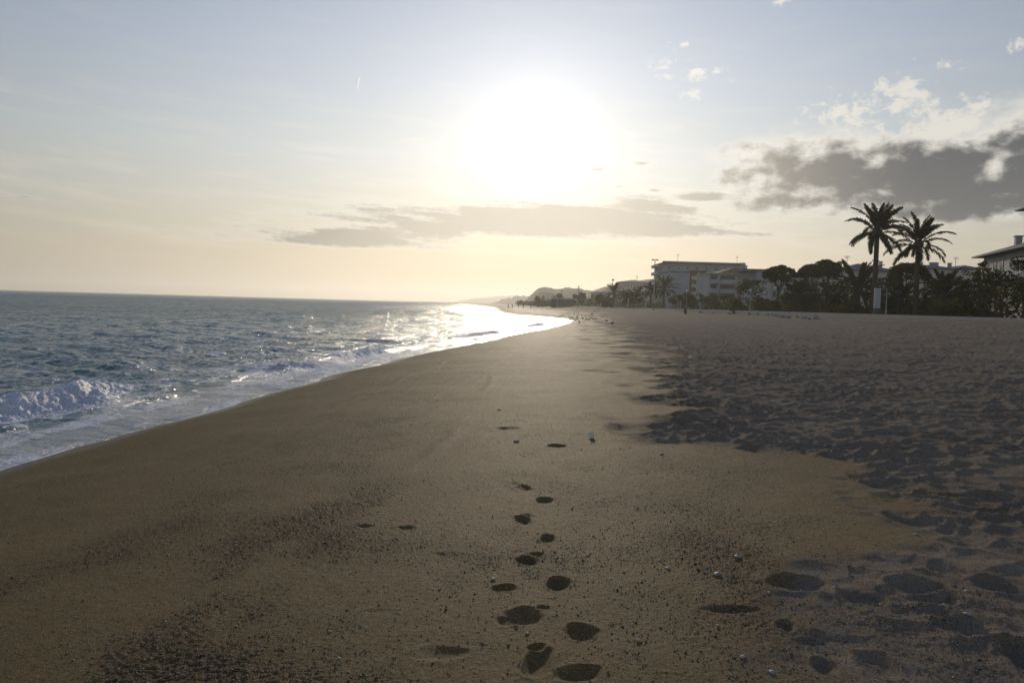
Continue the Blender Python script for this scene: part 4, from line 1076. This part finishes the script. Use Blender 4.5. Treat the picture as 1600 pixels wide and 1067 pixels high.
    m = MB(); m.box(-.05, W * .25, -.06, -.004, .1, H - .7); m.build('shutter', M['dark'], o); m = MB(); m.box(W * .31, W * .97, -.06, -.004, .9, H - .8); m.build('serving_hatch', M['shutter'], o)
    # white posts / tables right of the kiosk
    for k, px in enumerate((934, 938, 942)):
        p = pt(px, 345); m = MB(); m.box(-.14, .14, -.14, .14, 0, 1.25); m.lathe([(.2, 1.252), (.2, 1.36), (.01, 1.42)], seg=8)
        tag(m.build('bollard', M['white']), ('leftmost', 'middle', 'rightmost')[k] + ' of the three white posts beyond the promenade kerb near the kiosk', 'bollard', 'white posts by the kiosk').location = p
    for px, f, yt, lab in ((981, 235, 466.5, 'pale grey square pillar in front of the dark broad tree'), (1059, 180, 471, 'left of two short white posts beside the litter bin'), (1062.5, 180, 471, 'right of two short white posts beside the litter bin'), (1008.5, 225, 474, 'short pale post left of the lighting mast foot')):
        p = pt(px, f); H = zat(px, yt, f) - p.z; m = MB(); w = .11 if f < 200 else .2; m.box(-w, w, -w, w, 0, H); m.lathe([(w * 1.3, H + .002), (w * 1.3, H + .08), (.01, H + .16)], seg=8)
        tag(m.build('bollard', M['stone']), lab, 'bollard', 'pale posts along the promenade').location = p
    # line of pale stones at the foot of the kerb
    rng = np.random.default_rng(5)
    spots = [(1153, 489.0, .8), (1167, 490.3, .9), (1174, 491.8, 1.2), (1178, 487.5, 1.5), (1184, 489.8, 1.0), (1195, 492.0, .9), (1199, 493.2, 1.0), (1208, 493.0, .9), (1214, 494.6, .9), (1220, 496.2, 1.0), (1225, 496.0, .8), (1232, 496.6, 1.2), (1246, 496.5, .9), (1253, 497.2, 1.0), (1258, 497.4, 1.1), (1264, 498.6, 1.0), (1274, 497.8, 1.3)]
    for i, (px, py, k) in enumerate(spots):
        x, y = ground_pt(px, py); x = min(x, PROM - .6); r_ = np.random.default_rng(100 + i)
        m = MB(); n1, n2 = 9, 6; V = []
        k *= .62; ax = np.array([.42 * k * r_.uniform(.7, 1.2), .28 * k, .30 * k * r_.uniform(.7, 1.3)])
        for a_ in range(n2 + 1):
            for b_ in range(n1):
                t = math.pi * a_ / n2; u = 2 * math.pi * b_ / n1; d = np.array([math.sin(t) * math.cos(u), math.sin(t) * math.sin(u), math.cos(t)]); d = np.sign(d) * np.abs(d) ** .75
                V.append(d * ax * (1 + .16 * r_.normal() * (0 < a_ < n2)) + (0, 0, ax[2] * .55))
        m.raw(V, [(a_ * n1 + b_, (a_ + 1) * n1 + b_, (a_ + 1) * n1 + (b_ + 1) % n1, a_ * n1 + (b_ + 1) % n1) for a_ in range(n2) for b_ in range(n1)])
        oo = m.build('stone', M['stone'], None); oo.location = (x, y, gz(x, y)); oo.rotation_euler = (0.2, r_.uniform(-.5, .5), r_.uniform(0, 3))
        lb = {3: 'largest dark humped stone pressed against the promenade kerb', 0: 'leftmost pale stone of the row below the promenade kerb', 16: 'rightmost upright pale stone of the row below the kerb'}.get(i)
        od = ['', 'second', 'third', '', 'fifth', 'sixth', 'seventh', 'eighth', 'ninth', 'eighth', 'seventh', 'sixth', 'fifth', 'fourth', 'third', 'second', ''][i]
        tag(oo, lb or (('pale stone, %s from the left end' if i < 9 else 'pale stone, %s from the right end') % od) + ' of the row below the promenade kerb', 'stone', 'pale stones below the promenade kerb')
furniture()

# ------------------------------------------------------------------ gulls on the sand
def gull_meshes():
    m = MB(); m.lathe([(.005, 0)] + [(0.085 * math.sin(math.pi * t) ** .8 * (1 - .25 * t), t * .42) for t in np.linspace(.08, .95, 9)] + [(.004, .44)], seg=10)
    body = [(z - .18, x, y * .95 + .27 + .05 * (z / .44 - .3)) for x, y, z in m.v]; bf = m.f
    b = MB(); b.raw(body, bf); b.tube([(.10, 0, .29), (.16, 0, .35), (.19, 0, .40)], [.055, .042, .036], 8, caps=False)
    b.lathe([(.002, .355), (.035, .37), (.045, .40), (.035, .43), (.002, .445)], 0.2, 0, 10); b.box(.235, .30, -.010, .010, .388, .408, 1)
    w = MB()
    for s_ in (-1, 1):
        w.raw([(.12, s_ * .07, .33), (.02, s_ * .105, .31), (-.2, s_ * .06, .29), (-.34, s_ * .015, .30), (-.05, s_ * .03, .375), (.0, s_ * .09, .26)], [(0, 1, 4), (1, 2, 4), (2, 3, 4), (0, 5, 1), (1, 5, 2)])
    l = MB()
    for s_ in (-1, 1): l.tube([(.02, s_ * .03, .22), (.01, s_ * .03, .1), (.02, s_ * .03, 0)], .008, 5); l.raw([(.0, s_*.03, .004), (.06, s_*.03 - .025, .004), (.07, s_*.03, .004), (.06, s_*.03 + .025, .004)], [(0, 1, 2, 3)])
    return b, w, l
def gulls():
    M['gullbody'] = simple('gull_white_grey', (0.28, 0.27, 0.26), .8, .2, .15, 9); M['gullwing'] = simple('gull_dark_wing', (0.07, 0.07, 0.075), .8, .2, .2, 9); M['bill'] = simple('yellow_bill', (.45, .28, .05), .5, .4, .1)
    b, w, l = gull_meshes()
    pos = [(874, 496.5), (879.3, 496), (889, 497.8), (891, 497.6), (893.5, 497.8), (896, 499.5), (886, 503), (889, 502.8), (891, 502.6), (894.5, 502.7), (898.5, 501.8), (900, 500.5), (901, 497), (902.5, 495.8), (903, 501), (901.5, 499),
           (911, 500.2), (910, 499.4), (915, 502), (917, 501.6), (919, 502), (921, 502.2), (914, 495), (909, 494.8), (925, 500.3), (924, 499), (927, 501.5), (931, 501.3), (925, 493.5), (904, 493), (897, 492.6), (905, 506.5), (947.5, 505), (956.5, 510.5), (930, 488.8), (935.5, 486), (962, 482.5), (964, 483.6)]
    root = None
    for i, (px, py) in enumerate(pos):
        x, y = ground_pt(px, py); z = gz(x, y) + float(sand_detail(np.array([x]), np.array([y]))[0][0])
        if root is None:
            root = o = thing('gull', 'x', 'gull', (x, y, z)); b.build('body', [M['gullbody'], M['bill']], o, True); w.build('wings', M['gullwing'], o); l.build('legs', M['bill'], o)
        else: o = copy_tree(root)
        o.location = (x, y, z + .002); o.rotation_euler = (0, 0, random.uniform(0, 6.28)); k = random.uniform(.75, 1.0); o.scale = (k, k, k)
        lab = {31: 'gull a little in front of the flock, on bare sand', 32: 'gull resting on the dark sand streak right of the flock', 33: 'nearest gull, standing on the pale streak of sand', 34: 'gull well behind the flock, darker of a pair', 35: 'gull well behind the flock, smaller of a pair',
               36: 'left gull of the two sitting far off just below the promenade', 37: 'right gull of the two sitting far off just below the promenade', 0: 'left gull of the two at the tip of the wash', 1: 'right gull of the two at the tip of the wash'}.get(i, 'small dark gull in the flock gathered at the tip of the wash')
        tag(o, lab, 'gull', 'gulls on the sand by the water')
gulls()

# ------------------------------------------------------------------ people far along the beach
def skin_fig(name, pts, edges, rad, mat, parent):
    me = bpy.data.meshes.new(name); me.from_pydata(pts, edges, []); me.update(); o = bpy.data.objects.new(name, me); C.objects.link(o); o.parent = parent
    me.skin_vertices.new(name='skin') if hasattr(me.skin_vertices, 'new') else None
    md = o.modifiers.new('skin', 'SKIN'); md.use_smooth_shade = True
    lay = me.skin_vertices[0].data if len(me.skin_vertices) else None
    if lay:
        for i, r_ in enumerate(rad): lay[i].radius = (r_, r_ * .85) if not isinstance(r_, tuple) else r_
        lay[0].use_root = True
    s_ = o.modifiers.new('sub', 'SUBSURF'); s_.levels = 1; s_.render_levels = 1
    me.materials.append(mat); return o
def person(label, loc, rz, top, legs, seed, stride=.22):
    o = thing('person', label, 'person', loc, rz, 'people far along the beach'); r_ = random.Random(seed)
    P = [(0, 0, .95), (0, 0, 1.15), (0, 0, 1.38), (0, 0, 1.50), (0, .01, 1.60), (0, .01, 1.70), (.18, 0, 1.40), (.24, .05, 1.12), (.25, .16, .90), (-.18, 0, 1.40), (-.24, -.05, 1.12), (-.25, .04, .88),
         (.10, 0, .90), (.11, stride * .6, .50), (.11, stride * .5, .08), (.11, stride * .5 + .13, .03), (-.10, 0, .90), (-.11, -stride * .2, .50), (-.11, -stride, .09), (-.11, -stride + .13, .03)]
    E = [(0, 1), (1, 2), (2, 3), (3, 4), (4, 5), (2, 6), (6, 7), (7, 8), (2, 9), (9, 10), (10, 11), (0, 12), (12, 13), (13, 14), (14, 15), (0, 16), (16, 17), (17, 18), (18, 19)]
    Rr = [.13, .12, .13, .055, .095, .08, .055, .042, .035, .055, .042, .035, .085, .06, .042, .03, .085, .06, .042, .03]
    skin_fig('body', P, E, Rr, M['skin'], o)
    skin_fig('jacket', [P[i] for i in (1, 0, 2, 6, 7, 9, 10)], [(0, 1), (0, 2), (2, 3), (3, 4), (2, 5), (5, 6)], [.15, .15, .155, .075, .06, .075, .06], M[top], o)
    skin_fig('trousers', [(0, 0, .98)] + [P[i] for i in (12, 13, 14, 16, 17, 18)], [(0, 1), (1, 2), (2, 3), (0, 4), (4, 5), (5, 6)], [.145, .105, .08, .06, .105, .08, .06], M[legs], o)
    m = MB(); m.lathe([(.001, 1.80), (.07, 1.785), (.105, 1.72), (.108, 1.64), (.10, 1.60)], 0, -.01, 12); m.build('hair', M['hair'], o, True); return o
M['skin'] = simple('skin', (.36, .22, .15), .6, .3, .05); M['cloth_dark'] = simple('dark_clothing', (.03, .03, .035), .9, .1); M['cloth_blue'] = simple('blue_clothing', (.05, .07, .12), .9, .1); M['cloth_brown'] = simple('brown_clothing', (.10, .06, .04), .9, .1); M['hair'] = simple('dark_hair', (.02, .015, .01), .7, .3)
for (px, py, f, rz, t_, l_, lab) in ((794, 479.5, 340, .4, 'cloth_dark', 'cloth_dark', 'leftmost walker in dark clothes at the glittering waterline'), (800.5, 479.5, 345, 2.8, 'cloth_blue', 'cloth_dark', 'walker in blue standing second from the left at the waterline'),
                                     (817.5, 480.5, 320, 1.2, 'cloth_brown', 'cloth_dark', 'walker in brown midway between the waterline and the kiosk'), (829.5, 480, 300, 2.0, 'cloth_dark', 'cloth_blue', 'walker in dark jacket and blue trousers, nearest the kiosk'), (810, 478.5, 380, 0.2, 'cloth_dark', 'cloth_brown', 'walker in brown trousers between the two pairs far up the beach')):
    x = at(px, py, f).x; person(lab, (x, f, gz(x, f)), rz, t_, l_, px)

# ------------------------------------------------------------------ stones, shells and scraps on the sand
def pebble_mesh(rng, ax, n1=9, n2=6, rough=.07):
    V = []
    for a_ in range(n2 + 1):
        for b_ in range(n1):
            t = math.pi * a_ / n2; u = 2 * math.pi * b_ / n1
            V.append(np.array([math.sin(t) * math.cos(u), math.sin(t) * math.sin(u), math.cos(t)]) * ax * (1 + rough * rng.normal() * (0 < a_ < n2)))
    return V, [(a_ * n1 + b_, (a_ + 1) * n1 + b_, (a_ + 1) * n1 + (b_ + 1) % n1, a_ * n1 + (b_ + 1) % n1) for a_ in range(n2) for b_ in range(n1)]
def top_z(x, y): return gz(x, y) + float(sand_detail(np.array([x], float), np.array([y], float))[0][0])
def scraps():
    M['shell'] = simple('bleached_shell', (.34, .31, .25), .6, .3, .1, 20); M['peb'] = simple('grey_pebble', (.26, .25, .24), .6, .3, .2, 30); M['paper'] = mat_leaf('white_paper', (.85, .83, .74), (.9, .88, .8), .5)
    rng = np.random.default_rng(77)
    for (px, py, wpx, mt, lab) in ((770, 908, 9, 'shell', 'pale pebble beside the footprint left of the trail'), (998, 1007, 11, 'shell', 'round pale pebble right of the deep footprint'), (1043, 889, 9, 'shell', 'white pebble on the grit right of the footprints'), (1031, 877, 7, 'peb', 'small buff pebble just behind the white one'),
                                (824, 994, 8, 'peb', 'small pebble between the paired footprints'), (780, 641, 6, 'shell', 'white shell alone on the smooth sand'), (1034, 712, 7, 'peb', 'pebble above the trampled edge'), (1121, 900, 13, 'peb', 'flat grey pebble left of the long hollow'),
                                (1152, 873, 12, 'peb', 'grey pebble on the coarse grit patch'), (1378, 943, 8, 'shell', 'pale pebble among the right hand hollows'), (1476, 948, 9, 'shell', 'pale pebble in the right hand grit'), (1513, 970, 12, 'peb', 'bluish pebble half buried at the right'), (1160, 1033, 10, 'shell', 'white pebble near the bottom of the grit patch'),
                                (1431, 834, 8, 'shell', 'white pebble on the rim of a trampled hollow'), (530, 1027, 6, 'shell', 'tiny white shell low on the dark sand'), (515, 985, 6, 'shell', 'tiny white shell above the lowest one'), (690, 869, 7, 'shell', 'small pale shell left of the footprints'), (807, 691, 10, 'shell', 'white shell near the end of the footprints'),
                                (955, 522, 5, 'shell', 'white scrap of shell by the dark sand streaks'), (218, 887, 5, 'peb', 'dark pebble on the smooth sand'), (1110, 657, 5, 'shell', 'white shell on the edge of trampled sand'), (1206, 1058, 12, 'peb', 'buff pebble at the bottom of the beach')):
        x, y = ground_pt(px, py); w = wpx / FPX * math.hypot(y, 1.7) / 2; V, F = pebble_mesh(rng, np.array([w, w * .75, w * .45])); m = MB(); m.raw(V, F)
        o = m.build('pebble' if 'pebble' in lab else 'shell', M[mt], None, True); o.location = (x, y, top_z(x, y) + w * .15); o.rotation_euler = (0, rng.uniform(-.3, .3), rng.uniform(0, 3)); tag(o, lab, 'pebble' if 'pebble' in lab else 'shell', 'single stones and shells on the sand')
    for (px, py, w, h, lab, nm) in ((924.5, 685, .045, .075, 'scrap of white paper standing in the sand above the footprints', 'paper_scrap'), (1078.5, 558.5, .11, .07, 'crumpled white scrap on the trampled sand', 'paper_scrap')):
        x, y = ground_pt(px, py); m = MB(); V = []; n = 6
        for i in range(n):
            for j in range(n): V.append(((i / (n - 1) - .5) * w * 1.4 + .12 * h * j / n, .016 * math.sin(i * 1.7 + j), h * j / (n - 1) * 1.25 - .006))
        m.raw(V, [(i * n + j, (i + 1) * n + j, (i + 1) * n + j + 1, i * n + j + 1) for i in range(n - 1) for j in range(n - 1)])
        o = m.build(nm, M['paper'], None, True); sd_ = o.modifiers.new('thick', 'SOLIDIFY'); sd_.thickness = .002; o.location = (x, y, top_z(x, y)); o.rotation_euler = (-.5, 0, .3); tag(o, lab, 'litter')
    # grit: thousands of little stones, more in the belts
    rng = np.random.default_rng(8); n = 340000
    yy = 1.6 + (12.5 - 1.6) * rng.random(n) ** 1.35; xx = (rng.random(n) * 2 - 1) * (yy * .72 + .5); 
    g_ = gravel_mask(xx, yy); cm, near = churn_mask(xx, yy); keep = rng.random(n) < (0.12 + 1.1 * g_ ** 1.1) * (1 - .75 * cm * near) * (xx - shore(yy) > 1.2)
    xx, yy = xx[keep], yy[keep]; n = len(xx); h, _, _ = sand_detail(xx, yy); zz = base_z(xx, yy) + h
    size = 0.0017 + 0.0035 * rng.random(n) ** 3 + (rng.random(n) < .03) * .004
    oc = np.array([(1, 0, 0), (0, 1, 0), (-1, 0, 0), (0, -1, 0), (0, 0, 1), (0, 0, -1), (.72, .72, .2), (-.72, .72, -.1), (-.72, -.72, .2), (.72, -.72, -.1)], float)
    of = np.array([(0, 6, 4), (6, 1, 4), (1, 7, 4), (7, 2, 4), (2, 8, 4), (8, 3, 4), (3, 9, 4), (9, 0, 4), (6, 0, 5), (1, 6, 5), (7, 1, 5), (2, 7, 5), (8, 2, 5), (3, 8, 5), (9, 3, 5), (0, 9, 5)])
    rot = rng.uniform(0, 6.28, n); ax = np.stack([rng.uniform(.8, 1.5, n), rng.uniform(.7, 1.1, n), rng.uniform(.5, .9, n)], -1) * size[:, None]
    p = oc[None] * ax[:, None]; c_, s_ = np.cos(rot)[:, None], np.sin(rot)[:, None]
    v = np.stack([p[..., 0] * c_ - p[..., 1] * s_, p[..., 0] * s_ + p[..., 1] * c_, p[..., 2]], -1) + np.stack([xx, yy, zz + size * .35], -1)[:, None]
    fc = (of[None] + (np.arange(n) * 10)[:, None, None]).reshape(-1, 3); tone = np.repeat(rng.random(n), 10)
    m, N, b, out = material('mixed_grit'); t = attr(N, 'tone')
    N.put(b.inputs['Base Color'], N.ramp(t, [(0, (.035, .028, .022)), (.45, (.085, .062, .042)), (.8, (.17, .13, .09)), (.93, (.26, .22, .17)), (1.0, (.60, .55, .46))])); b.inputs['Roughness'].default_value = .6; b.inputs['Specular IOR Level'].default_value = .25
    o = mesh_obj('gravel', v.reshape(-1, 3), fc, m, True, {'tone': tone}); tag(o, 'coarse grit and tiny stones strewn in belts over the sand', kind='stuff')
scraps()

# ------------------------------------------------------------------ evening haze
def haze():
    m = bpy.data.materials.new('sea_haze'); m.use_nodes = True; t = m.node_tree; t.nodes.clear(); N = NT(t)
    out = N.n('ShaderNodeOutputMaterial'); v = N.n('ShaderNodeVolumePrincipled'); v.inputs['Color'].default_value = (0.95, 0.93, 0.88, 1); v.inputs['Density'].default_value = 0.00022; v.inputs['Anisotropy'].default_value = 0.55
    t.links.new(v.outputs[0], out.inputs['Volume']); 0
    mb = MB(); mb.box(-9800, 9800, -900, 9900, -8, 130); o = mb.build('haze', m); tag(o, 'thin evening haze over the shore', kind='stuff')
haze()
